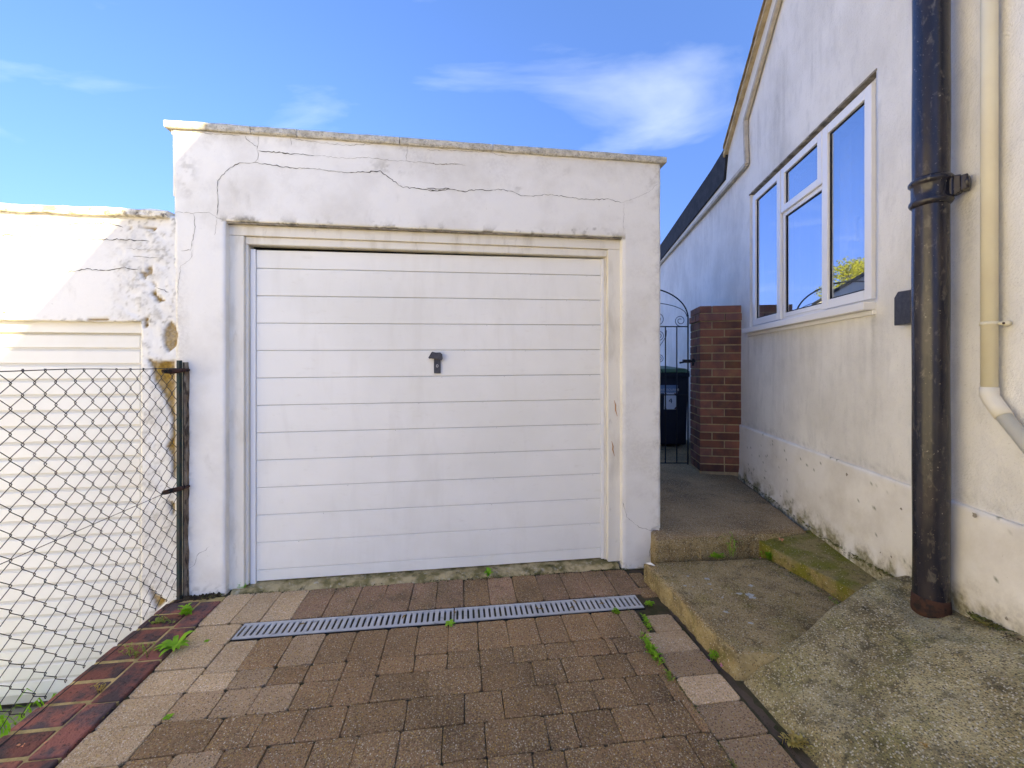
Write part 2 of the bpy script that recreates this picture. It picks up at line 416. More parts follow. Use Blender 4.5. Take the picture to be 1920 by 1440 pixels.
M['rust'] = mat('rusty_iron', (0.075, 0.036, 0.026), 0.9, var=(0.03, 0.022, 0.02), vscale=30, vlo=0.45, vhi=0.6, bump=1.0, bscale=80, bdist=0.006)
M['cream'] = mat('cream_plastic', (0.71, 0.65, 0.49), 0.42, var=(0.67, 0.60, 0.45), vscale=4)
M['cream2'] = mat('cream_fitting', (0.74, 0.69, 0.58), 0.4)
M['upvc'] = mat('white_upvc', (0.82, 0.81, 0.80), 0.28, spec=0.5, layers=[((0.45, 0.42, 0.36), 20, 0.70, 0.9, 0.3, (1, 1, 1))])
M['gasket'] = mat('gasket', (0.02, 0.02, 0.022), 0.6)
M['soffit'] = mat('stained_soffit', (0.36, 0.32, 0.26), 0.9, var=(0.14, 0.12, 0.09), vscale=18, bump=0.6, bscale=60)
M['slate'] = mat('black_felt', (0.028, 0.031, 0.036), 0.8, var=(0.045, 0.048, 0.054), vscale=12, bump=0.6, bscale=200, bdist=0.002)
M['tile'] = mat('brown_tile', (0.30, 0.22, 0.13), 0.9, var=(0.17, 0.12, 0.08), vscale=14, bump=0.8, bscale=70, bdist=0.006, objvar=0.2)
M['tile_edge'] = mat('verge_mortar', (0.52, 0.42, 0.28), 0.9, var=(0.36, 0.28, 0.18), vscale=14, bump=0.8, bscale=60)
M['barge'] = mat('barge_paint', (0.78, 0.755, 0.70), 0.6, var=(0.70, 0.67, 0.60), vscale=6)
M['barge_trim'] = mat('barge_trim', (0.55, 0.49, 0.40), 0.7, var=(0.42, 0.37, 0.30), vscale=14)
M['iron'] = mat('gate_iron', (0.018, 0.02, 0.026), 0.5)
M['bin'] = mat('bin_plastic', (0.020, 0.022, 0.032), 0.5, var=(0.028, 0.03, 0.042), vscale=5)
M['bin_lid'] = mat('green_lid', (0.05, 0.115, 0.06), 0.5, var=(0.07, 0.145, 0.08), vscale=6)
M['sticker'] = mat('blue_sticker', (0.16, 0.25, 0.38), 0.5)
M['sticker_txt'] = mat('pale_print', (0.62, 0.66, 0.72), 0.5)
M['plate'] = mat('number_plate', (0.70, 0.74, 0.80), 0.35)
M['plate_corner'] = mat('plate_corner', (0.10, 0.03, 0.03), 0.5)
M['ink'] = mat('dark_print', (0.02, 0.03, 0.05), 0.5)
M['wire'] = mat('green_wire', (0.018, 0.028, 0.030), 0.5, var=(0.05, 0.03, 0.04), vscale=12)
M['post'] = mat('green_steel', (0.02, 0.045, 0.045), 0.55, var=(0.06, 0.05, 0.045), vscale=12, bump=0.5, bscale=70)
M['oldwood'] = mat('rotten_wood', (0.16, 0.11, 0.075), 0.95, var=(0.30, 0.25, 0.19), vscale=40, stretch=(1, 1, 0.2), bump=1.0, bscale=60, bdist=0.01,
                   layers=[((0.03, 0.02, 0.015), 50, 0.5, 0.6, 0.8, (1, 1, 0.3))])
M['soil'] = mat('soil', (0.045, 0.030, 0.018), 0.95, var=(0.09, 0.065, 0.04), vscale=30, bump=1.0, bscale=60, bdist=0.01)
M['tarmac'] = mat('ground_concrete', (0.34, 0.31, 0.26), 0.95, var=(0.26, 0.24, 0.20), vscale=1.5, bump=0.6, bscale=60)
def leafmat(name, c, c2, tr=0.3):
    m = mat(name, c, 0.5, var=c2, vscale=18, vlo=0.4, vhi=0.6, objvar=0.15)
    b = m.node_tree.nodes['Principled BSDF']
    b.inputs['Subsurface Weight'].default_value = 0.0
    nt = m.node_tree
    t = nt.nodes.new('ShaderNodeBsdfTranslucent'); t.inputs[0].default_value = (c[0] * 1.6, c[1] * 1.6, c[2], 1)
    mx = nt.nodes.new('ShaderNodeMixShader'); mx.inputs[0].default_value = tr
    nt.links.new(b.outputs[0], mx.inputs[1]); nt.links.new(t.outputs[0], mx.inputs[2])
    nt.links.new(mx.outputs[0], nt.nodes['Material Output'].inputs[0])
    return m
M['leaf'] = leafmat('fresh_leaf', (0.17, 0.40, 0.03), (0.28, 0.50, 0.05))
M['leaf2'] = leafmat('dull_leaf', (0.20, 0.30, 0.05), (0.34, 0.38, 0.10))
M['stalk'] = leafmat('dry_stalk', (0.50, 0.42, 0.14), (0.40, 0.26, 0.10))
M['petal'] = leafmat('pink_petal', (0.65, 0.16, 0.40), (0.75, 0.35, 0.50))
M['petal2'] = leafmat('salmon_petal', (0.75, 0.28, 0.20), (0.70, 0.42, 0.18))
M['lichen'] = mat('lichen', (0.55, 0.55, 0.52), 0.95, var=(0.35, 0.36, 0.32), vscale=60, bump=0.6, bscale=150)
M['tree_leaf'] = leafmat('golden_leaf', (0.30, 0.30, 0.02), (0.22, 0.24, 0.02), 0.35)
M['bark'] = mat('bark', (0.10, 0.07, 0.05), 0.95, bump=1, bscale=30, bdist=0.02)
M['far_wall'] = mat('far_white_wall', (0.78, 0.76, 0.72), 0.8, var=(0.72, 0.70, 0.66), vscale=2)
M['curtain'] = mat('net_curtain', (0.80, 0.80, 0.80), 0.9)
M['room'] = mat('room', (0.07, 0.075, 0.085), 0.9)
# glass
mg = bpy.data.materials.new('window_glass'); mg.use_nodes = True
nt = mg.node_tree; nt.nodes.clear()
o_ = nt.nodes.new('ShaderNodeOutputMaterial'); mx = nt.nodes.new('ShaderNodeMixShader')
gl = nt.nodes.new('ShaderNodeBsdfGlossy'); gl.inputs['Roughness'].default_value = 0.0; gl.inputs['Color'].default_value = (0.78, 0.84, 0.92, 1)
tp = nt.nodes.new('ShaderNodeBsdfTransparent'); tp.inputs[0].default_value = (0.75, 0.80, 0.85, 1)
fr = nt.nodes.new('ShaderNodeFresnel'); fr.inputs['IOR'].default_value = 1.52
mr = nt.nodes.new('ShaderNodeMapRange'); mr.inputs['From Max'].default_value = 0.35; mr.inputs['To Min'].default_value = 0.34; mr.inputs['To Max'].default_value = 0.95
nt.links.new(fr.outputs[0], mr.inputs[0]); nt.links.new(mr.outputs[0], mx.inputs[0])
nt.links.new(tp.outputs[0], mx.inputs[1]); nt.links.new(gl.outputs[0], mx.inputs[2]); nt.links.new(mx.outputs[0], o_.inputs[0])
M['glass'] = mg

# ------------------------------------------------------------------ rendered wall as a fine relief
def relief(name, frame, a0, a1, z0, z1, step, inside, disp, mask, warp, thick, mats, parent=None, smooth=True):
    na = int(round((a1 - a0) / step)) + 1; nz = int(round((z1 - z0) / step)) + 1
    A, Z = np.meshgrid(np.linspace(a0, a1, na), np.linspace(z0, z1, nz), indexing='ij')
    Ac = (A[:-1, :-1] + A[1:, 1:]) / 2; Zc = (Z[:-1, :-1] + Z[1:, 1:]) / 2
    ins = inside(Ac, Zc)
    D = disp(A, Z)
    MR, MG, MBl = mask(A, Z)
    wa, wz = warp(A, Z)
    AA = A + wa; ZZ = Z + wz
    org, ax, nv = frame
    P = np.stack([org[0] + AA * ax[0] + D * nv[0], org[1] + AA * ax[1] + D * nv[1], ZZ], -1).reshape(-1, 3)
    Pb = np.stack([org[0] + AA * ax[0] - thick * nv[0], org[1] + AA * ax[1] - thick * nv[1], ZZ], -1).reshape(-1, 3)
    idx = np.arange(na * nz).reshape(na, nz)
    i0 = idx[:-1, :-1][ins]; i1 = idx[1:, :-1][ins]; i2 = idx[1:, 1:][ins]; i3 = idx[:-1, 1:][ins]
    quads = [np.stack([i0, i1, i2, i3], -1)]
    NV = na * nz
    pad = np.zeros((na + 1, nz + 1), bool); pad[1:-1, 1:-1] = ins
    # edges between inside cell and outside cell
    c = pad[1:-1, 1:-1]
    for (nb, va, vb) in ((pad[:-2, 1:-1], idx[:-1, :-1], idx[:-1, 1:]), (pad[2:, 1:-1], idx[1:, 1:], idx[1:, :-1]),
                         (pad[1:-1, :-2], idx[1:, :-1], idx[:-1, :-1]), (pad[1:-1, 2:], idx[:-1, 1:], idx[1:, 1:])):
        e = c & ~nb
        p = va[e]; q = vb[e]
        quads.append(np.stack([p, q, q + NV, p + NV], -1))
    Q = np.concatenate(quads)
    used = np.unique(Q)
    remap = np.full(2 * NV, -1); remap[used] = np.arange(len(used))
    allP = np.concatenate([P, Pb])[used]
    Q = remap[Q]
    me = bpy.data.meshes.new(name)
    me.vertices.add(len(allP)); me.vertices.foreach_set('co', allP.astype(np.float32).ravel())
    me.loops.add(Q.size); me.loops.foreach_set('vertex_index', Q.astype(np.int32).ravel())
    me.polygons.add(len(Q)); me.polygons.foreach_set('loop_start', np.arange(0, Q.size, 4, dtype=np.int32))
    me.update(calc_edges=True)
    mk = np.stack([np.concatenate([m.ravel(), m.ravel()]) for m in (MR, MG, MBl)] + [np.ones(2 * NV)], -1)[used]
    at = me.color_attributes.new('mask', 'FLOAT_COLOR', 'POINT')
    at.data.foreach_set('color', np.clip(mk, 0, 1).astype(np.float32).ravel())
    o = link(name, me, mats, parent, False)
    nf = len(quads[0])
    sm_ = np.zeros(len(Q), bool); sm_[:nf] = smooth
    me.polygons.foreach_set('use_smooth', sm_)
    return o
def poly_mask(A, Z, pts, soft=0.004):
    # signed distance to polygon, 1 inside
    x = A.ravel(); y = Z.ravel()
    n = len(pts); inside = np.zeros(x.shape, bool); d = np.full(x.shape, 9.0)
    for i in range(n):
        x0, y0 = pts[i]; x1, y1 = pts[(i + 1) % n]
        c = ((y0 > y) != (y1 > y)) & (x < (x1 - x0) * (y - y0) / (y1 - y0 + 1e-12) + x0)
        inside ^= c
        t = np.clip(((x - x0) * (x1 - x0) + (y - y0) * (y1 - y0)) / ((x1 - x0) ** 2 + (y1 - y0) ** 2 + 1e-12), 0, 1)
        d = np.minimum(d, np.hypot(x - x0 - t * (x1 - x0), y - y0 - t * (y1 - y0)))
    sd = np.where(inside, d, -d)
    return sm(-soft, soft, sd).reshape(A.shape)

def z1(*p): return [gpx(x / 3.43, 340 + y / 3.43, 0.09) for x, y in p]
def z3(*p): return [gpx(300 + x / 3.273, 200 + y / 3.273, 0.09) for x, y in p]
def z4(*p): return [gpx(800 + x / 3.43, 220 + y / 3.43, 0.09) for x, y in p]
def z5(*p): return [gpx(250 + x / 2.485, 580 + y / 2.485, 0.09) for x, y in p]
def z6(*p): return [gpx(840 + x / 2.057, 420 + y / 2.057, 0.09) for x, y in p]

# ================================================================== GROUND
g = MB()
g.add([(-60, -40, -0.66), (60, -40, -0.66), (60, 90, -0.66), (-60, 90, -0.66)], [(0, 1, 2, 3)])
tag(g.build('ground', M['tarmac']), kind='structure')
# raised ground of the drive and the house side
g = MB()
g.hexa([G(-1.80, 6, -0.65), G(6, 6, -0.65), G(6, 0.02, -0.65), G(-1.80, 0.02, -0.65),
        G(-1.80, 6, -0.029), G(6, 6, -0.029), G(6, 0.02, -0.029), G(-1.80, 0.02, -0.029)])
drive = tag(g.build('driveway', M['sand']), kind='structure')
g = MB()
for a in range(1):
    nx, ny = 40, 30
    vs = []; fs = []
    for i in range(nx + 1):
        for j in range(ny + 1):
            u = -5.5 + 3.55 * i / nx; v = 0.0 + 3.0 * j / ny
            vs.append(G(u, v, -0.615 + 0.03 * float(fbm(u * 3, v * 3))))
    for i in range(nx):
        for j in range(ny):
            k = i * (ny + 1) + j
            fs.append((k, k + 1, k + ny + 2, k + ny + 1))
    g.add(vs, fs)
tag(g.build('lower_drive', M['tarmac']), kind='structure')

# pavers
def paver(u0, u1, v0, v1, m, top=ZG, parent=drive, name='paver', gap=0.0026, ch=0.0022, jit=0.0016, uv=True, deep=0.03, tilt=0.0015):
    u0 += gap / 2; u1 -= gap / 2; v0 += gap / 2; v1 -= gap / 2
    ring = []
    T4 = (0, 0.07, 0.5, 0.93)
    for t in T4: ring.append((u0 + (u1 - u0) * t, v0))
    for t in T4: ring.append((u1, v0 + (v1 - v0) * t))
    for t in T4: ring.append((u1 - (u1 - u0) * t, v1))
    for t in T4: ring.append((u0, v1 - (v1 - v0) * t))
    cu, cv = (u0 + u1) / 2, (v0 + v1) / 2
    r2 = []
    for (a, b) in ring:
        r2.append((a + random.uniform(-jit, jit), b + random.uniform(-jit, jit)))
    # round the corners
    for q in (0, 4, 8, 12):
        a, b = r2[q]
        k_ = random.choice((0.002, 0.003, 0.004, 0.007)); r2[q] = (a + math.copysign(k_, cu - a), b + math.copysign(k_, cv - b))
    ta, tb, tz = random.uniform(-tilt, tilt) * 6, random.uniform(-tilt, tilt) * 6, random.uniform(-0.0028, 0.0022)
    def zz(a, b): return top + tz + ta * (a - cu) + tb * (b - cv)
    n = len(r2)
    vs = [G(a, b, zz(a, b) - deep) for a, b in r2]
    vs += [G(a, b, zz(a, b) - ch) for a, b in r2]
    inn = [(a + math.copysign(min(ch, abs(cu - a)), cu - a), b + math.copysign(min(ch, abs(cv - b)), cv - b)) for a, b in r2]
    vs += [G(a, b, zz(a, b)) for a, b in inn]
    fs = [tuple(2 * n + n - 1 - i for i in range(n))]
    for i in range(n):
        j = (i + 1) % n
        fs.append((j, i, i + n, j + n)); fs.append((j + n, i + n, i + 2 * n, j + 2 * n))
    me = bpy.data.meshes.new(name); me.from_pydata(vs, [], fs); me.update()
    return link(name, me, m, parent)

rows = [   # v0, v1, joints
 (0.090, 0.366, [-1.625, -1.476, -1.334, -1.184, -1.035, -0.890, -0.747, -0.599, -0.457, -0.307, -0.165, -0.016, 0.131, 0.280, 0.419, 0.561, 0.705]),
 (0.507, 0.709, [-1.403, -1.265, -1.110, -0.962, -0.820, -0.672, -0.528, -0.382, -0.241, -0.096, 0.053, 0.189, 0.343, 0.487, 0.590]),
 (0.709, 0.8105, [-1.403, -1.254, -1.105, -0.965, -0.814, -0.671, -0.523, -0.380, -0.238, -0.088, 0.061, 0.198, 0.349, 0.384, 0.545]),
 (0.8105, 0.946, [-1.403, -1.248, -1.111, -0.966, -0.815, -0.670, -0.454, -0.237, -0.018, 0.113, 0.263, 0.408, 0.550]),
 (0.946, 1.084, [-1.403, -1.179, -1.040, -0.892, -0.742, -0.523, -0.308, -0.160, 0.056, 0.200, 0.349, 0.498, 0.556]),
 (1.084, 1.222, [-1.403, -1.260, -1.107, -0.972, -0.821, -0.676, -0.532, -0.385, -0.236, -0.020, 0.087, 0.235, 0.385, 0.520, 0.558]),
 (1.222, 1.345, [-1.403, -1.25, -1.10, -0.95, -0.81, -0.66, -0.52, -0.38, -0.236, -0.089, 0.020, 0.167, 0.306, 0.457, 0.556]),
]
v = 1.345
while v < 3.2:
    h = random.choice((0.137, 0.137, 0.2, 0.102))
    js = [-1.403]
    while js[-1] < 0.40:
        js.append(js[-1] + random.choice((0.148, 0.148, 0.215)))
    js[-1] = 0.556
    rows.append((v, v + h, js)); v += h
for ri, (v0, v1, js) in enumerate(rows):
    for a, b in zip(js[:-1], js[1:]):
        cu = (a + b) / 2; cv = (v0 + v1) / 2
        if ri == 0:
            m = M['paver_red'] if random.random() < 0.75 else M['paver']
            if cu < -1.2: m = M['paver_pale']
        else:
            dirt = 1.0 - sm(0.25, 1.0, np.hypot((cu + 0.15) / 1.15, (cv - 1.45) / 1.1)) + random.uniform(-0.12, 0.12)
            m = M['paver_dark'] if dirt > 0.45 else M['paver']
            if dirt < 0.0: m = M['paver_mid']
            if cu < -1.25 and ri < 3: m = M['paver_pale']
        paver(a, b, v0, v1, m)
ed = [0.371, 0.527, 0.666, 0.806, 0.951, 1.098, 1.24, 1.38, 1.53, 1.68, 1.83, 1.98, 2.13, 2.28]
k_ = 1
for a, b in zip(ed[:-1], ed[1:]):
    paver(-1.618, -1.403, a, b, M['paver_pale'], gap=0.0045, ch=0.003); k_ += 1
ed2 = [0.560, 0.691, 0.833, 0.974, 1.112, 1.254, 1.40, 1.545, 1.69, 1.84, 1.99, 2.14]
for i, (a, b) in enumerate(zip(ed2[:-1], ed2[1:])):
    paver(0.62 if i == 0 else 0.556, 0.762, a, b, M['paver_pale'] if i in (0, 1, 3) else M['paver_mid'], gap=0.0045, ch=0.003)
paver(0.715, 0.80, 0.13, 0.29, M['paver_dark'], top=ZG - 0.004)
paver(0.69, 0.79, 0.30, 0.40, M['paver_dark'], top=ZG - 0.006)
# dark fillet between blocks and step
g = MB()
vs = []; fs = []
nv_ = 90
for j in range(nv_ + 1):
    v = 0.10 + 2.5 * j / nv_
    e = 0.0
    uL = 0.762 + (0.02 if v < 0.5 else 0) + 0.003 * math.sin(v * 40) - (0.03 if v < 0.12 else 0)
    for i, u in enumerate((uL, uL + 0.02, 0.80, 0.86)):
        vs.append(G(u, v, ZG + (-0.012, -0.007, -0.009, -0.014)[i] + 0.006 * float(fbm(u * 30, v * 30))))
for j in range(nv_):
    for i in range(3):
        k = j * 4 + i
        fs.append((k, k + 4, k + 5, k + 1))
g.add(vs, fs)
fil = g.build('fillet', M['strip'], None, True); fil.name = 'edge_fillet'; tag(fil, kind='structure')

# brick kerb along the fence
kerb = empty('brick_kerb', G(-1.78, 1.0, -0.6), 'low red brick kerb with yellow mortar under the wire fence', 'brick kerb')
g = MB(); g.gbox(-1.893, -1.625, 0.115, 3.0, -0.64, -0.0185)
g.build('mortar', M['mortar'], kerb)
def brick3(name, parent, c8, m):
    g = MB(); g.hexa(c8)
    return g.build(name, m, parent, bevel=0.004)
v = 0.14
k = 0
while v < 2.6:
    z = -0.014 + random.uniform(-0.003, 0.003)
    a, b = v + 0.008, v + 0.1045
    w = random.uniform(-0.004, 0.004)
    g = MB(); g.gbox(-1.90 + w, -1.735 + w / 2, a, b, -0.09, z); g.build('brick', M['brick_kerb'], kerb, bevel=0.006)
    if k % 2 == 0:
        g = MB(); g.gbox(-1.724, -1.622, v + 0.02, v + 0.235, -0.09, z + 0.002); g.build('brick', M['brick_kerb'], kerb, bevel=0.006)
    v += 0.1125; k += 1
zz = -0.075
while zz > -0.62:      # retaining face towards the lower drive
    vv = 0.14 + (0.11 if k % 2 else 0)
    while vv < 2.4:
        g = MB(); g.gbox(-1.899, -1.87, vv, vv + 0.215, zz - 0.092, zz - 0.027); g.build('brick', M['brick_kerb'], kerb)
        vv += 0.225
    zz -= 0.075; k += 1

# drainage channel
chan = empty('drainage_channel', G(-0.37, 0.437, ZG), 'long galvanised slotted drain set in block paving before the garage door', 'drain')
g = MB()
g.gbox(-1.40, 0.655, 0.372, 0.502, ZG - 0.07, ZG - 0.045)
g.gbox(-1.40, 0.655, 0.372, 0.377, ZG - 0.044, ZG - 0.002)
g.gbox(-1.40, 0.655, 0.497, 0.502, ZG - 0.044, ZG - 0.002)
g.build('channel_body', M['channel'], chan)
def grate(u0, u1):
    g = MB()
    n = 36
    v0, v1 = 0.3785, 0.4955
    zt, zb = ZG + 0.001, ZG - 0.006
    g.gbox(u0, u1, v0, v0 + 0.016, zb, zt); g.gbox(u0, u1, v1 - 0.016, v1, zb, zt)
    p = (u1 - u0) / n
    for i in range(n + 1):
        c = u0 + i * p
        w = p * 0.30
        a, b = max(u0, c - w), min(u1, c + w)
        g.gbox(a, b, v0 + 0.016, v1 - 0.016, zb - 0.0003, zt - 0.0006)
        if i < n:      # rounded slot ends
            for (ve, s_) in ((v0 + 0.016, 1), (v1 - 0.016, -1)):
                for (ua, ub) in ((b, b + p * 0.10), (b + p * 0.30, b + p * 0.40)):
                    g.gbox(ua, ub, min(ve, ve + s_ * 0.004), max(ve, ve + s_ * 0.004), zb, zt - 0.0008)
    return g.build('grate', M['grate'], chan)
grate(-1.395, -0.360); grate(-0.354, 0.650)

# threshold
g = MB(); vs = []; fs = []
nu, nv_ = 150, 10
for i in range(nu + 1):
    u = -1.62 + 2.30 * i / nu
    for j in range(nv_ + 1):
        t = j / nv_
        v = -0.03 + (0.118 + 0.008 * float(fbm(u * 9, 3))) * t
        z = -0.004 - 0.010 * t - 0.02 * sm(0.8, 1.0, t) + 0.012 * float(fbm(u * 22, v * 22)) * (0.4 + t)
        vs.append(G(u, v, z + 0.0072 * (u + 1.53)))
for i in range(nu):
    for j in range(nv_):
        k = i * (nv_ + 1) + j
        fs.append((k, k + 1, k + nv_ + 2, k + nv_ + 1))
g.add(vs, fs)
tag(g.build('door_threshold', M['threshold'], None, True), kind='structure')

# ------------------------------------------------------------------ steps, landing, mound
def slab(name, pts, ztop, zbot, mt, ms, tilt=(0, 0), step=0.03, rough=0.006, seed=0):
    # pts: 4 corners (x, y) ccw; relief top and sides
    n = 60
    vs = []; fs = []; mi = []
    P = [Vector((a, b, 0)) for a, b in pts]
    def at(s, t): return (P[0] * (1 - s) + P[1] * s) * (1 - t) + (P[3] * (1 - s) + P[2] * s) * t
    for i in range(n + 1):
        for j in range(n + 1):
            s, t = i / n, j / n
            p = at(s, t)
            e = min(s, 1 - s, t, 1 - t) * n
            z = ztop(p.x, p.y) if callable(ztop) else ztop
            z += rough * float(fbm(p.x * 6 + seed, p.y * 6)) + 0.35 * rough * float(fbm(p.x * 40 + seed, p.y * 40))
            if e < 1: z -= 0.005 + 0.028 * max(0, float(fbm(p.x * 14 + seed, p.y * 14)))
            if e < 0.5:
                q = 0.022 * float(fbm(p.x * 12 + seed, p.y * 12)) + 0.008 * float(fbm(p.x * 50 + seed, p.y * 50))
                p = p + Vector((q, q, 0))
            vs.append((p.x, p.y, z))
    for i in range(n):
        for j in range(n):
            k = i * (n + 1) + j
            fs.append((k, k + n + 1, k + n + 2, k + 1)); mi.append(0)
    edge = [i * (n + 1) for i in range(n + 1)] + [n * (n + 1) + j for j in range(1, n + 1)] + [i * (n + 1) + n for i in range(n - 1, -1, -1)] + [j for j in range(n - 1, 0, -1)]
    rows_ = [edge]
    for r in range(1, 5):
        row = []
        for e in edge:
            x, y, z = vs[e]
            f = r / 4
            q = 0.018 * float(fbm(x * 20 + seed + 3 * r, y * 20)) * (1 if r < 4 else 0)
            row.append(len(vs)); vs.append((x + q, y + q, z * (1 - f) + zbot * f))
        rows_.append(row)
    for r in range(4):
        for i in range(len(edge)):
            j = (i + 1) % len(edge)
            fs.append((rows_[r][i], rows_[r + 1][i], rows_[r + 1][j], rows_[r][j])); mi.append(1)
    g = MB(); g.add(vs, fs); g.m = mi
    o = g.build(name, [mt, ms], None, True)
    return tag(o, kind='structure')
def gxy(x, y, z):
    p = gr(x, y, z); return (p.x, p.y)
a = gxy(1378, 1224, 0.088); b = gxy(1208, 1055, 0.088)
slab('lower_step', [a, (1.75, 1.60), (1.76, 2.52), b], 0.088, -0.06, M['step'], M['step_side'], seed=2)
lf = gxy(1232, 1010, 0.207); rf = gxy(1512, 996, 0.207)
slab('landing', [lf, rf, (2.75, 7.4), (0.62, 7.4)], lambda x, y: 0.207 + 0.024 * max(0, min(1.6, y - 2.6)), -0.05, M['landing'], M['step'], seed=7, rough=0.012)
g1 = gxy(1447, 1032, 0.165); g2 = gxy(1604, 1113, 0.165)
slab('side_step', [(g2[0] + 0.03, g2[1] - 0.13), (1.96, 1.70), (2.02, 2.66), (g1[0] - 0.01, g1[1] + 0.2)], lambda x, y: 0.165 + 0.10 * max(0, x - 1.60), 0.0, M['moss_step'], M['moss_step'], seed=12, rough=0.012)

def wallx(y, off=0.0): return 1.543 + 0.1592 * y - off
prof_t = np.array([-0.06, 0, 0.08, 0.2, 0.35, 0.55, 0.75, 0.9, 1.0, 1.1]); prof_z = np.array([-0.10, -0.035, 0.035, 0.085, 0.14, 0.205, 0.255, 0.278, 0.288, 0.30])
nx, ny = 120, 170
g = MB(); vs = []; fs = []
for j in range(ny + 1):
    w = j / ny
    for i in range(nx + 1):
        t = -0.06 + 1.14 * i / nx
        yb = np.interp(t, [0, 0.17, 0.35, 0.75, 0.88, 1.0], [1.715, 1.725, 1.765, 1.90, 1.93, 1.94])   # back edge
        y = -1.2 + (yb + 0.03 + 1.2) * (1 - (1 - w) ** 1.6)
        x0 = 0.93 + 0.035 * (1.7 - y) * 0.3
        x0 = float(O2[0] + 0.82 * U2[0]) + (2.577 + 0.82 * U2[1] - y) / V2[1] * -V2[0] * 1.0
        x = x0 + t * (wallx(y) - x0)
        z = float(np.interp(t, prof_t, prof_z)) + 0.065 * sm(0.5, 1, t) * sm(1.7, 1.25, y)
        db = yb + 0.03 - y
        z += 0.026 * math.exp(-((db - 0.13) / 0.07) ** 2) * sm(0.05, 0.3, t)        # roll near the back edge
        z -= 0.020 * math.exp(-((db - 0.29 + 0.15 * (t - 0.4)) / 0.045) ** 2) * sm(0.1, 0.3, t) * sm(0.8, 0.5, t)
        z -= 0.30 * (1 - sm(-0.01, 0.10, db)) ** 1.7
        z += 0.045 * float(fbm(x * 3.5, y * 3.5)) * sm(0.0, 0.35, t) + 0.018 * float(fbm(x * 14, y * 14)) * sm(-0.02, 0.1, t) + 0.006 * float(fbm(x * 70, y * 70))
        vs.append((x, y, max(z, -0.06)))
for j in range(ny):
    for i in range(nx):
        k = j * (nx + 1) + i
        fs.append((k, k + 1, k + nx + 2, k + nx + 1))
g.add(vs, fs)
tag(g.build('cement_ramp', M['mound'], None, True), kind='structure')

# ================================================================== MAIN GARAGE
gar = empty('garage', G(-0.47, 0, 0), 'taller white rendered flat-roofed garage with closed horizontal panel door', 'garage')
gface = ((O2[0] + 0.09 * V2[0], O2[1] + 0.09 * V2[1]), U2, V2)
OP = (-1.640, 0.700, 2.086)
ochre = [z1((1095, 900), (1120, 925), (1140, 980), (1130, 1050), (1085, 1095), (1050, 1060), (1042, 1000), (1060, 940))]
redp = z6((788, 1180), (812, 1170), (816, 1205), (790, 1202))
def lefte(z): return np.interp(z, [0, 0.9, 1.7, 2.15, 2.35, 2.6], [-1.872, -1.885, -1.90, -1.905, -1.912, -1.916])
def g_in(A, Z):
    hole = (A > OP[0]) & (A < OP[1]) & (Z < OP[2])
    e = lefte(Z) + 0.006 * fbm(Z * 7, 0 * Z + 3.3)
    r = 0.952 + 0.004 * fbm(Z * 12, 0 * Z + 8) - 0.010 * np.exp(-((Z - 0.17) / 0.05) ** 2)
    return (~hole) & (A > e) & (A < r)
def g_disp(A, Z):
    d = 0.006 * fbm(A * 3, Z * 3) + 0.002 * fbm(A * 14, Z * 14) + 0.0008 * fbm(A * 60, Z * 60)
    for p in ochre: d = d - 0.014 * poly_mask(A, Z, p)
    d = d - 0.012 * poly_mask(A, Z, redp)
    # worn arrises round the opening and at the outer corners
    eo = np.minimum(np.abs(A - OP[0]), np.abs(A - OP[1])); eo = np.where(Z < OP[2] + 0.01, eo, 9)
    ez = np.where((A > OP[0]) & (A < OP[1]), np.abs(Z - OP[2]), 9)
    d = d - 0.006 * (1 - sm(0, 0.012, np.minimum(np.minimum(eo, ez), np.minimum(np.abs(A - 0.952), np.abs(A - lefte(Z))))))
    return d
def g_mask(A, Z):
    r = 0 * A
    for p in ochre: r = np.maximum(r, poly_mask(A, Z, p))
    m = 0 * A
    n1 = fbm(A * 18, Z * 18); n2 = fbm(A * 60 + 5, Z * 60); n3 = fbm(A * 4 + 9, Z * 4)
    inl = (A > OP[0] - 0.03) & (A < OP[1] + 0.02)
    near = np.exp(-np.clip(Z - OP[2], 0, 9) / 0.018) * sm(OP[2] - 0.02, OP[2] - 0.005, Z)
    m += inl * near * sm(-0.02, 0.12, n1 + 0.5 * n2 + 0.5 * n3)
    for (cx, cz, sx, sz, am) in ((-1.53, 2.10, 0.10, 0.02, 0.6), (0.33, 2.115, 0.05, 0.016, 0.9), (0.50, 2.12, 0.06, 0.022, 0.9), (-1.55, 2.56, 0.5, 0.03, 0.15),
                                 (-0.75, 2.44, 0.10, 0.04, 0.45), (0.03, 2.37, 0.05, 0.03, 0.35), (0.9, 2.45, 0.06, 0.12, 0.25), (-1.84, 2.35, 0.05, 0.12, 0.4)):
        m += am * np.exp(-((A - cx) / sx) ** 2 - ((Z - cz) / sz) ** 2) * sm(-0.08, 0.2, n1 + n2)
    ps = np.exp(-((A + 1.85) / 0.028) ** 2) * sm(1.30, 1.15, Z)
    m += 0.75 * ps * sm(-0.15, 0.2, n1 + n2)
    m += 0.5 * np.exp(-((Z - 0.0) / 0.035) ** 2) * sm(-0.05, 0.2, n1 + n2)
    b = 0.25 * sm(0.0, 0.3, n3 + 0.3 * n1) + 0.35 * sm(2.45, 2.6, Z) * sm(-0.1, 0.2, n1)
    b += 0.5 * np.exp(-((A - 0.94) / 0.05) ** 2) * sm(-0.1, 0.2, n1)
    b += 0.6 * np.exp(-((A + 1.90) / 0.06) ** 2) * sm(2.1, 1.5, Z)
    return r, m, b
g_warp = lambda A, Z: (0.004 * fbm(A * 5 + 3, Z * 9), 0.004 * fbm(A * 9 + 11, Z * 5))
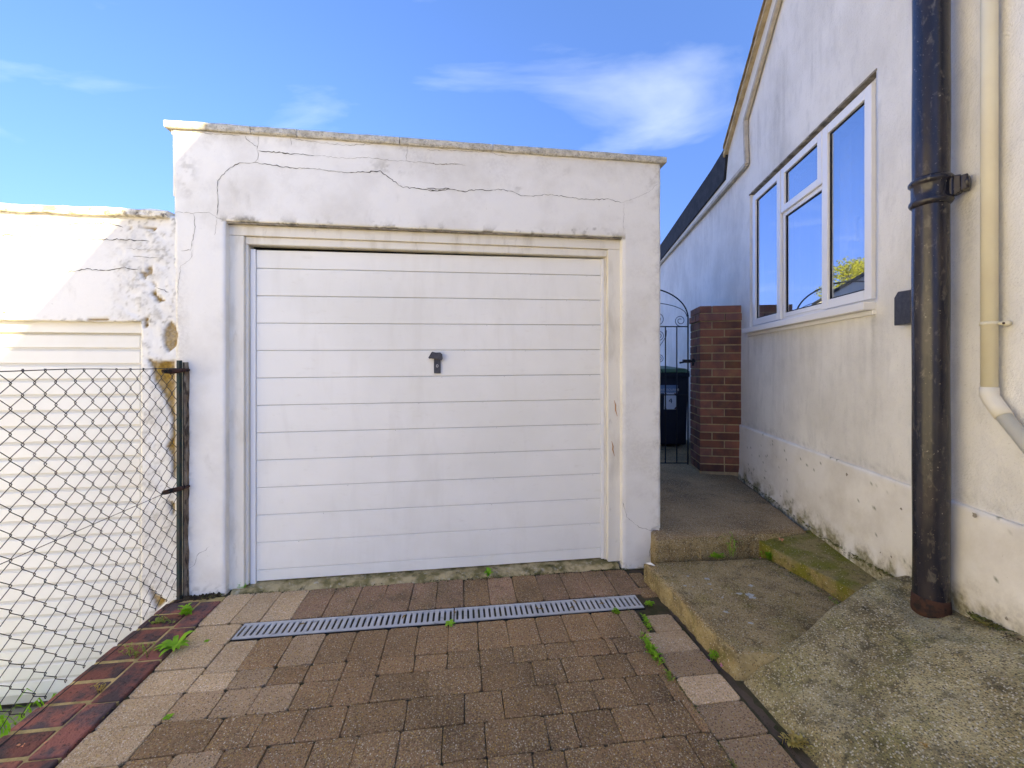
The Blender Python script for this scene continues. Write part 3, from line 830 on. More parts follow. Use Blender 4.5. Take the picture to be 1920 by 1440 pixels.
relief('front_wall', gface, -1.936, 0.968, -0.024, 2.584, 0.008, g_in, g_disp, g_mask, g_warp, 0.13, M['render'], gar)
g = MB(); g.gbox(0.905, 0.953, -0.5, 0.0856, 0.13, 0.21); g.build('exposed_brick', M['brick'], gar)
# body behind the front
g = MB()
g.gbox(-1.92, -1.72, -5.2, -0.045, -0.64, 2.33); g.build('side_wall', M['render'], gar)
g = MB(); g.gbox(0.74, 0.945, -5.2, -0.045, -0.64, 2.33); g.build('side_wall', M['render'], gar)
g = MB(); g.gbox(-1.719, 0.739, -5.2, -5.0, -0.64, 2.33); g.build('rear_wall', M['render'], gar)
g = MB(); g.gbox(-1.93, 0.965, -5.22, -0.045, 2.331, 2.365); g.build('roof', M['slate'], gar)
# coping stones
cu = [-1.945, -1.50, -1.255, -0.68, -0.13, 0.40, 0.985]
def coping(parent, us, v0, v1, zb, zt, m, sl=0.0, amp=0.006):
    for a, b in zip(us[:-1], us[1:]):
        n = max(4, int((b - a) / 0.02)); vs = []; fs = []
        prof = [(v0, zb), (v1 - 0.004, zb), (v1, zb + 0.008), (v1, zt - 0.010), (v1 - 0.010, zt), (v0, zt + 0.012)]
        for i in range(n + 1):
            u = a + 0.002 + (b - a - 0.004) * i / n
            for q, (vv, z) in enumerate(prof):
                j1 = amp * float(fbm(u * 14 + q, vv * 20 + q * 3)); j2 = amp * float(fbm(u * 14 + 40 + q, q * 5.0))
                vs.append(G(u, vv + j1, z + j2 + sl * u))
        K = len(prof)
        for i in range(n):
            for q in range(K):
                q2 = (q + 1) % K
                fs.append((i * K + q, (i + 1) * K + q, (i + 1) * K + q2, i * K + q2))
        fs.append(tuple(range(K))); fs.append(tuple(n * K + q for q in range(K - 1, -1, -1)))
        g = MB(); g.add(vs, fs); g.build('coping_stone', m, parent)
coping(gar, cu, -0.16, 0.110, 2.574, 2.617, M['coping'], sl=-0.006)
# frame
fr_ = MB()
fr_.gbox(-1.650, -1.562, -0.03, 0.050, -0.015, 2.020)
fr_.gbox(0.6155, 0.712, -0.03, 0.050, 0.010, 2.020)
fr_.gbox(-1.650, 0.712, -0.03, 0.052, 2.0205, 2.10)
fr_.build('door_frame', M['timber'], gar, bevel=0.004)
g = MB(); g.gbox(-1.5615, 0.615, -0.03, 0.036, 1.976, 2.020); g.build('frame_stop', M['timber'], gar, bevel=0.004)
g = MB(); g.gbox(-1.5615, -1.548, -0.03, 0.030, 0.0, 1.9755); g.build('frame_lining', M['timber'], gar)
g = MB(); g.gbox(0.604, 0.615, -0.03, 0.018, 0.012, 1.9755); g.build('frame_lining', M['timber'], gar)
for pts in (z6((650, 682), (655, 700), (655, 720), (662, 745)), z6((640, 842), (645, 862), (644, 875), (651, 900))):
    p3 = [G(u, 0.0515, z) for u, z in pts]
    g = MB(); g.tube(p3, [0.001, 0.004, 0.004, 0.001], 5); g.build('bare_patch', M['rust_mark'], gar)
# soffit line of dirt under the lintel
g = MB(); g.gbox(-1.638, 0.700, 0.0525, 0.080, 2.079, 2.0845); g.build('lintel_soffit', M['soffit'], gar)
g = MB(); g.gbox(-1.70, 0.735, -0.075, -0.045, -0.02, 2.10); g.build('backing', M['dark_gap'], gar)
# door leaf
door = empty('garage_door', Vector((0, 0, 0)))
door.parent = gar
T = 0.0072
g = MB()
g.gbox(-1.546, -1.517, -0.03, 0.012, -0.012, 1.955, tilt=T); g.build('edge_strip', M['trim_white'], door, bevel=0.003)
g = MB(); g.gbox(0.5845, 0.6035, -0.03, 0.010, -0.004, 1.955, tilt=T)
g.build('edge_strip', M['trim_white'], door, bevel=0.003)
g = MB(); g.gbox(-1.516, 0.584, -0.03, -0.006, 0.0, 1.95, tilt=T); g.build('door_skin', M['groove_shade'], door)
zb = [0.0] + [0.0667 + 0.1617 * k for k in range(12)] + [1.955]
for k in range(13):
    a, b = zb[k] + 0.0012, zb[k + 1] - 0.0012
    c = 0.005
    d = random.uniform(-0.0004, 0.0004)
    prof = [(-0.005, a), (-0.002, a), (0.003 + d, a + c * 0.35), (0.003 + d, b - c), (-0.002, b), (-0.005, b)]
    vs = []
    for u in (-1.5155, 0.5835):
        for (vv, z) in prof: vs.append(G(u, vv, z + T * (u + 1.53)))
    K = len(prof)
    fs = [(q, q + K, (q + 1) % K + K, (q + 1) % K) for q in range(K)] + [tuple(range(K)), tuple(range(2 * K - 1, K - 1, -1))]
    g = MB(); g.add(vs, [tuple(reversed(f)) for f in fs]); g.build('panel_board', M['door'], door)
pin = MB(); pin.tube([Vector((0, 0, 0)), G(0, 0.001, 0) - G(0, 0, 0)], 0.0022, 6)
pin_me = bpy.data.meshes.new('drain_hole'); pin_me.from_pydata(pin.v, [], pin.f); pin_me.materials.append(M['groove_shade'])
for k in range(1, 12):
    z0_ = 0.0667 + 0.1617 * k
    for u in (-1.42 + 0.14 * k, 0.53 - 0.02 * (k % 3), 0.49 - 0.135 * (11 - k) if k > 5 else -0.15 + 0.01 * k):
        if -1.45 < u < 0.56:
            o = bpy.data.objects.new('drain_hole', pin_me); COL.objects.link(o); o.parent = door
            o.location = G(u, 0.003, z0_ - 0.0065 + T * (u + 1.53)) - gar.location
# handle
g = MB()
hu, hz = gpx(820, 680, 0.004)
g.gbox(hu - 0.0205, hu + 0.0205, 0.003, 0.014, hz - 0.066, hz + 0.045)
ol = [(-0.066, 0.030), (-0.048, 0.062), (-0.042, 0.067), (-0.02, 0.062), (0.006, 0.063), (0.018, 0.052), (0.021, 0.024), (0.014, 0.013), (-0.01, 0.020), (-0.05, 0.026), (-0.06, 0.024)]
pts = [G(hu + 0.013 + a * 1.0, 0.032, hz + b) for a, b in ol]
vs, fs = prism(pts, G(0, -0.018, 0) - G(0, 0, 0)); g.add(vs, fs)
g.tube([G(hu, 0.013, hz + 0.035), G(hu, 0.016, hz + 0.035), G(hu, 0.033, hz + 0.035)], 0.012, 12)
g.tube([G(hu + 0.0, 0.0146 , hz - 0.020) + Vector((0.0058 * math.cos(t) * U2[0], 0.0058 * math.cos(t) * U2[1], 0.008 * math.sin(t))) for t in np.linspace(0, 2 * math.pi, 14)[:-1]], 0.0016, 6, 1, closed=True)
g.build('door_handle', [M['black_plastic'], M['chrome']], door, bevel=0.002)

# cracks: fine broken ribbons lying on the relief
def surf_main(u, z):
    return float(g_disp(np.array([[u]]), np.array([[z]]))[0, 0])
def crack(parent, pts, w=0.0022, vface=0.09, surf=surf_main, jag=0.004):
    P = []
    for i in range(len(pts) - 1):
        (a, b), (c, d) = pts[i], pts[i + 1]
        L = math.hypot(c - a, d - b); n = max(1, int(L / 0.012))
        for k in range(n):
            t = k / n
            P.append((a + (c - a) * t, b + (d - b) * t))
    P.append(pts[-1])
    Q = []
    for i, (a, b) in enumerate(P):
        e = 0 if i in (0, len(P) - 1) else 1
        Q.append((a + e * random.uniform(-jag, jag), b + e * random.uniform(-jag, jag)))
    vs = []; fs = []
    for i, (a, b) in enumerate(Q):
        p, q = Q[max(i - 1, 0)], Q[min(i + 1, len(Q) - 1)]
        tx, tz = q[0] - p[0], q[1] - p[1]
        L = math.hypot(tx, tz) + 1e-9
        nx_, nz_ = -tz / L, tx / L
        ww = w * random.uniform(0.35, 1.2) * (0.55 + 1.4 * max(0.0, float(fbm(a * 6.0, b * 6.0)) + 0.35)) * (0.3 if i in (0, len(Q) - 1) else 1) * 0.5
        s_ = vface + surf(a, b) + 0.0016
        vs += [G(a + nx_ * ww, s_, b + nz_ * ww), G(a - nx_ * ww, s_, b - nz_ * ww)]
    for i in range(len(Q) - 1):
        fs.append((2 * i, 2 * i + 1, 2 * i + 3, 2 * i + 2))
    g = MB(); g.add(vs, fs)
    g.build('crack', M['crack'] if w > 0.0031 else M['crack_fine'], parent)
C1 = z3((350, 665), (355, 560), (350, 500), (360, 455), (400, 400), (430, 375), (490, 348), (530, 345), (580, 345), (660, 355), (800, 375), (980, 385), (1130, 405), (1260, 403), (1350, 395), (1410, 440), (1480, 492), (1600, 508), (1700, 520), (1780, 505)) + \
     z4((0, 460), (70, 478), (140, 462), (230, 480), (330, 465), (400, 470), (490, 462), (560, 480), (605, 502), (700, 505), (770, 495), (900, 510), (1000, 525), (1110, 530), (1150, 522), (1250, 550))
crack(gar, C1, 0.0040)
for c, w in ((z4((1250, 550), (1340, 520), (1430, 480), (1480, 430), (1500, 420)), 0.0016), (z3((605, 270), (700, 280), (800, 290), (950, 300)), 0.004),
             (z3((605, 180), (600, 260), (600, 320), (580, 345)), 0.0025), (z3((525, 180), (530, 200), (600, 245)), 0.0028), (z3((190, 155), (300, 168), (500, 180)), 0.0025),
             (z3((805, 185), (805, 240)), 0.003), (z3((1520, 230), (1510, 330)), 0.003), (z3((815, 195), (900, 212), (1000, 222), (1130, 238), (1300, 228), (1390, 232)), 0.003),
             (z3((950, 300), (1160, 318), (1280, 312), (1350, 325), (1500, 335), (1600, 342), (1720, 355), (1833, 352)), 0.002), (z4((0, 290), (100, 305), (180, 297), (250, 310)), 0.0025),
             (z3((85, 645), (190, 652), (300, 648), (350, 680), (385, 695)), 0.003), (z3((200, 655), (215, 700), (212, 780), (195, 830), (190, 880), (130, 885)), 0.0025),
             (z3((200, 880), (190, 930), (130, 980), (115, 1080), (110, 1160)), 0.0022), (z3((350, 690), (335, 790)), 0.002), (z4((1270, 550), (1265, 760)), 0.0014),
             (z4((0, 210), (170, 215), (400, 225), (520, 255)), 0.002), (z6((675, 1075), (690, 1130), (730, 1165), (790, 1185)), 0.003), (z6((788, 1205), (775, 1285)), 0.0035),
             (z5((355, 1105), (300, 1145), (285, 1190), (255, 1215)), 0.002)):
    crack(gar, c, w)

# ================================================================== LEFT GARAGE
VL = 0.086
lg = empty('garage', G(-3.2, 0, -0.62), 'lower white garage with crumbling render behind the wire fence', 'garage')
def off(pl): return pl
pz = [ochre[0], z1((895, 575), (950, 590), (935, 560), (965, 535), (978, 600), (945, 600), (925, 635)), z1((965, 640), (985, 650), (1010, 680), (985, 665)),
      z1((990, 692), (1005, 735), (1060, 768), (1010, 780), (995, 745), (968, 722)), z1((915, 885), (955, 868), (940, 905), (955, 935), (918, 942), (928, 910)),
      z1((800, 295), (840, 292), (835, 308)), z1((900, 295), (1000, 292), (985, 318), (960, 300)), z1((0, 830), (30, 838), (20, 852), (0, 850)),
      z5((65, 230), (110, 245), (190, 235), (192, 790), (175, 780), (178, 690), (150, 640), (172, 600), (180, 530), (165, 470), (140, 400), (105, 350), (90, 320), (85, 280)),
      z5((160, 890), (190, 905), (188, 980)), z1((560, 885), (690, 878), (695, 892), (560, 898)),
      z5((70, 1290), (100, 1330), (150, 1360), (110, 1400), (85, 1350))]
def l_in(A, Z):
    hole = (A < -2.072) & (Z < 1.512)
    return (~hole) & (A < -1.875) & (Z < 2.10)
def l_disp(A, Z):
    rough = sm(-2.28, -2.12, A + 0.05 * fbm(A * 6, Z * 6))
    d = 0.006 * fbm(A * 3 + 5, Z * 3) + rough * (0.010 * fbm(A * 18, Z * 18) + 0.006 * fbm(A * 60, Z * 60))
    for p in pz: d = d - 0.012 * poly_mask(A, Z, p)
    return d
def l_mask(A, Z):
    r = 0 * A
    for p in pz: r = np.maximum(r, poly_mask(A, Z, p))
    rough = sm(-2.28, -2.12, A + 0.05 * fbm(A * 6, Z * 6))
    n1 = fbm(A * 18, Z * 18); n2 = fbm(A * 70 + 5, Z * 70)
    m = rough * sm(0.10, 0.30, 0.5 * n1 + 1.2 * n2) * 0.55 + 0.7 * np.exp(-((Z - 1.512) / 0.02) ** 2) * sm(0.0, 0.2, n1 + n2)
    m += 0.5 * sm(2.03, 2.09, Z) * sm(0.0, 0.2, n1 + n2)
    m += 0.5 * sm(0.16, 0.3, n2 + n1) * sm(0.1, -0.5, Z)
    b = 0.35 * rough * sm(-0.1, 0.15, n1) + 0.05
    return r, m, b
relief('front_wall', ((O2[0] + VL * V2[0], O2[1] + VL * V2[1]), U2, V2), -4.60, -1.872, -0.64, 2.104, 0.010, l_in, l_disp, l_mask,
       lambda A, Z: (0.004 * fbm(A * 5 + 30, Z * 9), 0.008 * fbm(A * 9 + 31, Z * 5)), 0.12, M['render'], lg)
surf_l = lambda u, z: float(l_disp(np.array([[u]]), np.array([[z]]))[0, 0])
for c, w in ((z1((0, 340), (130, 350), (210, 355)), 0.006), (z1((190, 368), (290, 378), (450, 372), (780, 372), (960, 385)), 0.0045), (z1((170, 275), (280, 288), (480, 275), (600, 272), (700, 268), (790, 295)), 0.004),
             (z1((0, 255), (100, 272)), 0.003), (z1((100, 552), (280, 560), (440, 580), (560, 565), (700, 575), (800, 555), (890, 570)), 0.0035), (z1((0, 450), (200, 460), (380, 452)), 0.0015),
             (z1((810, 430), (960, 440), (1060, 440)), 0.0025), (z1((850, 480), (960, 488), (1050, 495)), 0.0025), (z1((1000, 680), (1050, 700), (1085, 712)), 0.004)):
    crack(lg, c, w, VL, surf_l)
g = MB(); g.gbox(-4.6, -1.922, -5.0, -0.05, 1.95, 2.02); g.gbox(-4.75, -4.60, -5.0, 0.07, -0.64, 2.10); g.gbox(-4.75, -1.93, -5.2, -5.001, -0.64, 2.02)
g.build('roof', M['slate'], lg)
coping(lg, [-4.62, -3.9, -3.25, -2.80, -2.39, -1.925], -0.13, 0.115, 2.088, 2.128, M['coping_white'], amp=0.012)
g = MB()
g.gbox(-4.6, -2.060, -0.02, 0.048, 1.452, 1.53); g.gbox(-2.098, -2.060, -0.02, 0.048, -0.60, 1.4515)
g.build('door_frame', M['door2'], lg, bevel=0.004)
ld = empty('garage_door', Vector((0, 0, 0))); ld.parent = lg
g = MB(); g.gbox(-4.6, -2.0985, -0.03, 0.024, -0.575, 1.4515); g.build('door_skin', M['groove_shade_pale'], ld)
zt = 1.440; k = 0
while zt > -0.53:
    a, b = zt - 0.0735, zt
    prof = [(0.0245, a), (0.033, a + 0.008), (0.033, b - 0.004), (0.0245, b)]
    vs = []
    u0, u1 = -4.6, -2.112
    for du, sc_ in ((0, 0), (0, 1)):
        pass
    vs = [G(u0, 0.0245, a), G(u1, 0.0245, a), G(u1, 0.0245, b), G(u0, 0.0245, b), G(u0, 0.033, a + 0.007), G(u1 - 0.006, 0.033, a + 0.007), G(u1 - 0.006, 0.033, b - 0.003), G(u0, 0.033, b - 0.003)]
    g = MB(); g.add(vs, [(4, 5, 6, 7), (0, 1, 5, 4), (1, 2, 6, 5), (2, 3, 7, 6), (3, 0, 4, 7)]); g.build('panel_board', M['door2'], ld)
    zt -= 0.0862; k += 1

# ================================================================== CHAIN LINK FENCE
fu = -1.868
fence = empty('chain_link_fence', G(fu, 0.13, -0.02), 'green chain link fence beside the sunken neighbouring drive', 'fence')
def FP(v, z, o=0.0): return G(fu + o, v, z)
pitch, hh = 0.0395, 0.04375
for k in range(58):
    pts = []
    a = 0.12 + k * pitch; b = a + pitch
    z = 1.25; j = 0
    zs = []
    while z > -0.01:
        left = (j + k) % 2 == 0
        jx = random.uniform(-0.0015, 0.0015); jz = random.uniform(-0.001, 0.001)
        vv = (a - 0.0032 if left else b + 0.0032) + jx
        oo = (0.002 if left else -0.002)
        if j == 0 and left:
            pts.append(FP(vv + 0.006, z + 0.004, oo - 0.003)); pts.append(FP(vv + 0.002, z + 0.009, oo))
        elif j == 0:
            pts.append(FP(vv - 0.006, z + 0.004, oo + 0.003)); pts.append(FP(vv - 0.002, z + 0.009, oo))
        pts.append(FP(vv - (0.0012 if not left else -0.0012), z + 0.0034 + jz, oo)); pts.append(FP(vv, z + jz, 0.0)); pts.append(FP(vv - (0.0012 if not left else -0.0012), z - 0.0034 + jz, -oo))
        z -= hh; j += 1
    g = MB(); g.tube(pts, 0.0015, 5, caps=False)
    g.build('mesh_wire', M['wire'], fence, True)
def sag(z, v): return z
for zw in (1.252, -0.012):
    pts = [FP(v, zw + 0.004 * math.sin(v * 3 + zw * 5) + 0.002 * math.sin(v * 11), 0.003) for v in np.linspace(0.12, 2.6, 40)]
    g = MB(); g.tube(pts, 0.0019, 6); g.build('line_wire', M['wire'], fence, True)
pts = [FP(v, 0.60, 0.003) for v in np.linspace(0.14, 2.6, 12)]
g = MB(); g.tube(pts, 0.0016, 6); g.build('line_wire', M['wire'], fence, True)
g = MB()
g.gbox(fu + 0.004, fu + 0.018, 0.108, 0.132, -0.12, 1.30); g.gbox(fu + 0.0182, fu + 0.024, 0.094, 0.106, -0.10, 1.29)
g.build('steel_post', M['post'], fence)
g = MB(); vs = []; fs = []
nz = 60
for i in range(nz + 1):
    z = -0.05 + 1.34 * i / nz
    w = 0.010 * float(fbm(z * 14, 2.0)); w2 = 0.008 * float(fbm(z * 22, 9.0))
    for (u, v) in ((fu + 0.025, 0.092), (fu + 0.025, 0.108 + w2), (fu + 0.038 + w, 0.103 + w2), (fu + 0.042 + w, 0.088)):
        vs.append(G(u, v, z))
for i in range(nz):
    for q in range(3):
        k = i * 4 + q
        fs.append((k, k + 1, k + 5, k + 4))
g.add(vs, fs); g.build('rotten_batten', M['oldwood'], fence)
for zc in (1.245, 0.60, -0.02):
    g = MB()
    g.tube([G(fu + 0.035, 0.115, zc + 0.004), G(fu + 0.03, 0.128, zc), G(fu - 0.01, 0.15, zc - 0.006), G(fu - 0.02, 0.19, zc - 0.004), G(fu - 0.004, 0.225, zc)], [0.009, 0.012, 0.014, 0.012, 0.005], 7)
    g.tube([G(fu + 0.045, 0.100, zc + 0.002), G(fu + 0.045, 0.122, zc + 0.002)], 0.009, 6)
    g.build('wire_bracket', M['rust'], fence)

# ================================================================== HOUSE
house = empty('house', Hs(3.0, 0, 0), 'white roughcast gabled house wall along the right of the drive', 'house')
VO = 0.08                              # verge overhang
def zrake(Z): return 4.13 + 0.765 * (3.168 - Z)
# rear rake, found from where the photo's shadow edge lies on the two garages
def to_wall(P, off=VO):
    a = (1.543 + 0.1592 * P.y - off / 0.9876 - P.x); t = a / (-SUN.x - 0.1592 * -SUN.y)
    q = P - SUN * t
    return q.y, q.z
uA, zA = gpx(352, 268, 0.09); uB, zB = gpx(130, 508, VL)
yA, hA = to_wall(G(uA, 0.09, zA)); yB, hB = to_wall(G(uB, VL, zB))
mR = (hA - hB) / (yA - yB)
yR = (4.13 + 0.765 * 3.168 - hA + mR * yA) / (mR + 0.765); zR = zrake(yR)
yE = yB - (hB - 3.3) / mR
def HZ(Z, off=0.0, z=0.0):        # by depth along the view axis
    return Vector((1.543 + 0.1592 * Z - off / 0.9876 * 1.0, Z, z))
WN = [(2.10, 3.62, 1.60, 2.805)]   # window hole: Z0 Z1 z0 z1
Z0, Z1, wz0, wz1 = WN[0]
s_of = lambda Z: Z / 0.9876
def hw_mask(A, Z):
    n1 = fbm(A * 30, Z * 2.2); n2 = fbm(A * 45, Z * 45); n3 = fbm(A * 2.5, Z * 1.2)
    run = sm(1.56, 1.50, Z) * sm(0.95, 1.5, Z) * (np.exp(-((A - 2.13) / 0.05) ** 2) + 0.7 * np.exp(-((A - 3.70) / 0.06) ** 2) + 0.35 * sm(2.1, 2.2, A) * sm(3.75, 3.6, A))
    m = 0.55 * run * sm(-0.1, 0.2, n1)
    m += 0.28 * sm(2.3, 3.2, Z) * sm(0.02, 0.30, 0.6 * n1 + n3) * sm(2.0, 2.6, A)
    m += 0.35 * np.exp(-((Z - 0.74) / 0.03) ** 2) * sm(-0.05, 0.2, n2)
    m += 0.5 * np.exp(-((A - 1.62) / 0.03) ** 2) * sm(1.98, 1.90, Z) * sm(1.4, 1.9, Z) * sm(-0.2, 0.1, n1)
    return m
relief('wall', (H2, W2, N2), 0.20, 8.4, 0.70, 4.62, 0.02,
       lambda A, Z: ~((A > s_of(Z0)) & (A < s_of(Z1)) & (Z > wz0) & (Z < wz1)) & ((Z < 3.14) | (A < s_of(4.3)) & (Z < zrake(A * 0.9876) - 0.06)),
       lambda A, Z: 0.010 * fbm(A * 1.5, Z * 1.5) - 0.004,
       lambda A, Z: (0 * A, hw_mask(A, Z), 0 * A), lambda A, Z: (0.0 * A, 0.0 * A), 0.25, M['roughcast'], house)
g = MB()      # upper gable wall and the rest of the flank
pl = [(4.15, 3.135), (4.15, 3.30), (yR, zR - 0.12), (yE + 0.1, 3.25), (yE + 0.1, -0.64), (0.192, -0.64), (0.192, 3.135)]
vs, fs = prism([HZ(a, -0.03, z - (0.03 if z > 3.2 else 0)) for a, z in pl], Vector((0.22, 0, 0))); g.add(vs, fs)
g.build('gable_wall', M['roughcast'], house)
# plinth
def pl_in(A, Z): return Z < 0.716 + 0.004 * fbm(A * 5, A * 0)
def pl_d(A, Z): return 0.012 + 0.010 * fbm(A * 2.5, Z * 2.5) + 0.006 * fbm(A * 9, Z * 9) + 0.015 * sm(0.35, 0.15, Z) - 0.006 * sm(0.705, 0.72, Z)
def pl_m(A, Z):
    zb = np.interp(A, [0.3, 1.7, 2.0, 2.7, 4.2, 8], [0.36, 0.30, 0.25, 0.215, 0.25, 0.26])
    n1 = fbm(A * 14, Z * 14); n2 = fbm(A * 50, Z * 50)
    h = Z - zb
    m = sm(0.035, -0.005, h - 0.10 * np.clip(n1 * 2.2, -0.15, 0.45)) * sm(-0.3, 0.1, n1 + n2)
    m = m + 0.9 * sm(0.30, 0.33, n2 + 0.3 * n1)
    b = sm(0.20, 0.0, h) * sm(-0.2, 0.1, n1) * 0.9
    return 0 * A, m, b
relief('plinth', (H2, W2, N2), 0.20, 6.5, -0.05, 0.73, 0.012, pl_in, pl_d, pl_m, lambda A, Z: (0 * A, 0 * A), 0.02, M['plinth'], house)
g = MB(); g.hbox(0.1, 8.5, -0.25, -0.02, -0.64, 0.699); g.hbox(-12, -11.8, -0.2, -0.1, 0, 0.1); g.v = g.v[:8]; g.f = g.f[:6]; g.m = g.m[:6]
g.build('footing', M['plinth'], house)
# holes and pocks in the plinth
for (x, y, r_) in ((1589, 890, 0.014), (1691, 954, 0.009), (1829, 966, 0.016), (1672, 1044, 0.008), (1652, 1036, 0.006), (1465, 930, 0.010), (1437, 884, 0.006), (1890, 1160, 0.008)):
    s, z = hpx(x, y, 0.015)
    pts = []
    for t in range(9):
        a = t / 9 * 2 * math.pi; rr = r_ * random.uniform(0.5, 1.1)
        pts.append(Hs(s + rr * math.cos(a), 0.019 + float(pl_d(np.array([s]), np.array([z]))[0]) - 0.012, z + rr * 0.8 * math.sin(a)))
    g = MB(); g.add(pts, [tuple(range(9))]); g.build('chip', M['soffit'], house)
# bargeboard strip (proud), and its trim
bb = [(9.0, 3.14), (3.63, 3.075), (3.66, 3.482), (3.05, 4.02), (yR, zR - 0.27), (yR, zR - 0.05), (4.02, zrake(4.02) - 0.03), (4.06, 3.30), (4.10, 3.155), (9.0, 3.16)]
vs, fs = prism([HZ(a, 0.03, z) for a, z in bb], HZ(0, 0, 0) - HZ(0, 0.03, 0) + Vector((0.0, 0, 0)))
g = MB(); g.add(vs, fs); g.build('bargeboard', M['barge'], house)
tl = [(yR, zR - 0.27), (3.05, 4.02), (3.66, 3.482), (3.63, 3.075), (9.0, 3.14)]
g = MB()
for (a, b) in zip(tl[:-1], tl[1:]):
    p, q = HZ(a[0], 0.036, a[1]), HZ(b[0], 0.036, b[1])
    d = (q - p).normalized(); n = Vector((-0.9876, 0.1572, 0)); w = d.cross(n).normalized() * 0.016
    vs, fs = prism([p - w, q - w, q + w, p + w], -n * 0.03); g.add(vs, fs)
g.build('barge_trim', M['barge_trim'], house)
# rear flat roof with black felt upstand
g = MB()
vs, fs = prism([HZ(9.5, 0.05, 3.161), HZ(4.12, 0.05, 3.157), HZ(4.075, 0.05, 3.30), HZ(4.04, 0.05, 3.47), HZ(4.5, 0.05, 3.44), HZ(9.5, 0.05, 3.41)], Vector((0.25, 0, 0))); g.add(vs, fs)
g.build('felt_fascia', M['slate'], house)
g = MB(); g.hexa([HZ(4.2, -0.26, 3.30), HZ(9.5, -0.26, 3.30), HZ(9.5, -6, 3.30), HZ(4.2, -6, 3.30), HZ(4.2, -0.26, 3.38), HZ(9.5, -0.26, 3.38), HZ(9.5, -6, 3.38), HZ(4.2, -6, 3.38)])
g.build('flat_roof', M['slate'], house)
g = MB(); g.hexa([HZ(9.2, -0.25, -0.6), HZ(9.4, -0.25, -0.6), HZ(9.4, -6, -0.6), HZ(9.2, -6, -0.6), HZ(9.2, -0.25, 3.25), HZ(9.4, -0.25, 3.25), HZ(9.4, -6, 3.25), HZ(9.2, -6, 3.25)])
g.build('end_wall', M['roughcast'], house)
g = MB()      # main roof slopes
th = 0.10
for (a, za, b, zb_) in ((4.12, zrake(4.12), yR, zR), (yR, zR, yE, 3.3)):
    vs, fs = prism([HZ(a, 0.0, za - 0.025), HZ(b, 0.0, zb_ - 0.025), HZ(b, 0.0, zb_ - th), HZ(a, 0.0, za - th)], Vector((8, 0, 0)))
    g.add(vs, fs)
g.build('roof', M['slate'], house)
# verge tiles, overlapping
Zt = 4.05
L_ = math.hypot(1, 0.765)
while Zt > yR:
    e = Zt - 0.34
    za, zb_ = zrake(Zt), zrake(e - 0.03)
    p = [HZ(Zt, VO, za + 0.012), HZ(e - 0.03, VO, zb_ - 0.002), HZ(e - 0.03, VO, zb_ - 0.020), HZ(Zt, VO, za - 0.020)]
    g = MB(); vs, fs = prism(p, Vector((0.28, 0, 0))); g.add(vs, fs); g.build('roof_tile', M['tile'], house)
    Zt -= 0.34
Zt = yR
while Zt > yE:
    e = max(yE, Zt - 0.34)
    za = zR + mR * (Zt - yR); zb_ = zR + mR * (e - yR)
    g = MB(); vs, fs = prism([HZ(Zt, VO, za), HZ(e, VO, zb_), HZ(e, VO, zb_ - 0.03), HZ(Zt, VO, za - 0.03)], Vector((0.28, 0, 0))); g.add(vs, fs); g.build('roof_tile', M['tile'], house)
    Zt -= 0.34
g = MB()      # under-verge mortar
g2 = [HZ(4.08, VO - 0.012, zrake(4.08) - 0.02), HZ(yR, VO - 0.012, zR - 0.02), HZ(yR, VO - 0.012, zR - 0.055), HZ(4.08, VO - 0.012, zrake(4.08) - 0.065)]
vs, fs = prism(g2, Vector((0.08, 0, 0))); g.add(vs, fs); g.build('verge_mortar', M['tile_edge'], house)
# house far walls so that the sun is held back
g = MB()
g.hexa([HZ(yE + 0.1, -0.26, -0.64), HZ(yE + 0.3, -0.26, -0.64), HZ(yE + 0.3, -8, -0.64), HZ(yE + 0.1, -8, -0.64), HZ(yE + 0.1, -0.26, 3.2), HZ(yE + 0.3, -0.26, 3.2), HZ(yE + 0.3, -8, 3.2), HZ(yE + 0.1, -8, 3.2)])
g.build('end_wall', M['roughcast'], house)

# window -------------------------------------------------------------
win = empty('window', Vector((0, 0, 0))); win.parent = house
def zpart(name, Za, Zb, o0, o1, za, zb_, m, bevel=0.0, parent=win):
    g = MB(); g.hbox(s_of(Za), s_of(Zb), o0, o1, za, zb_); return g.build(name, m, parent, bevel=bevel)
def ring(name, Za, Zb, za, zb_, w, o0, o1, m, bevel=0.004, wb=None):
    wb = wb or w
    g = MB()
    sa, sb = s_of(Za), s_of(Zb)
    g.hbox(sa, sa + w, o0, o1, za, zb_); g.hbox(sb - w, sb, o0, o1, za, zb_)
    g.hbox(sa + w, sb - w, o0, o1 - 0.0003, za, za + wb); g.hbox(sa + w, sb - w, o0, o1 - 0.0003, zb_ - w, zb_)
    return g.build(name, m, win, bevel=bevel)
fo, so = -0.035, -0.012           # frame face, sash face (offset from wall plane)
ring('frame', 2.112, 3.612, 1.605, 2.79, 0.05, -0.10, fo, M['upvc'])
zpart('mullion', 3.075, 3.115, -0.10, fo, 1.655, 2.74, M['upvc'], 0.004)
zpart('mullion', 2.545, 2.585, -0.10, fo, 1.655, 2.74, M['upvc'], 0.004)
zpart('transom', 2.586, 3.074, -0.10, fo - 0.0005, 2.415, 2.455, M['upvc'], 0.004)
ring('sash', 3.10, 3.585, 1.625, 2.765, 0.055, fo + 0.0005, so, M['upvc'])
ring('sash', 2.14, 2.57, 1.625, 2.765, 0.055, fo + 0.0005, so, M['upvc'])
ring('sash', 2.575, 3.09, 2.43, 2.765, 0.050, fo + 0.0005, so, M['upvc'])
ring('sash', 2.575, 3.09, 1.64, 2.43, 0.030, fo + 0.0005, fo + 0.006, M['upvc'], 0.002)
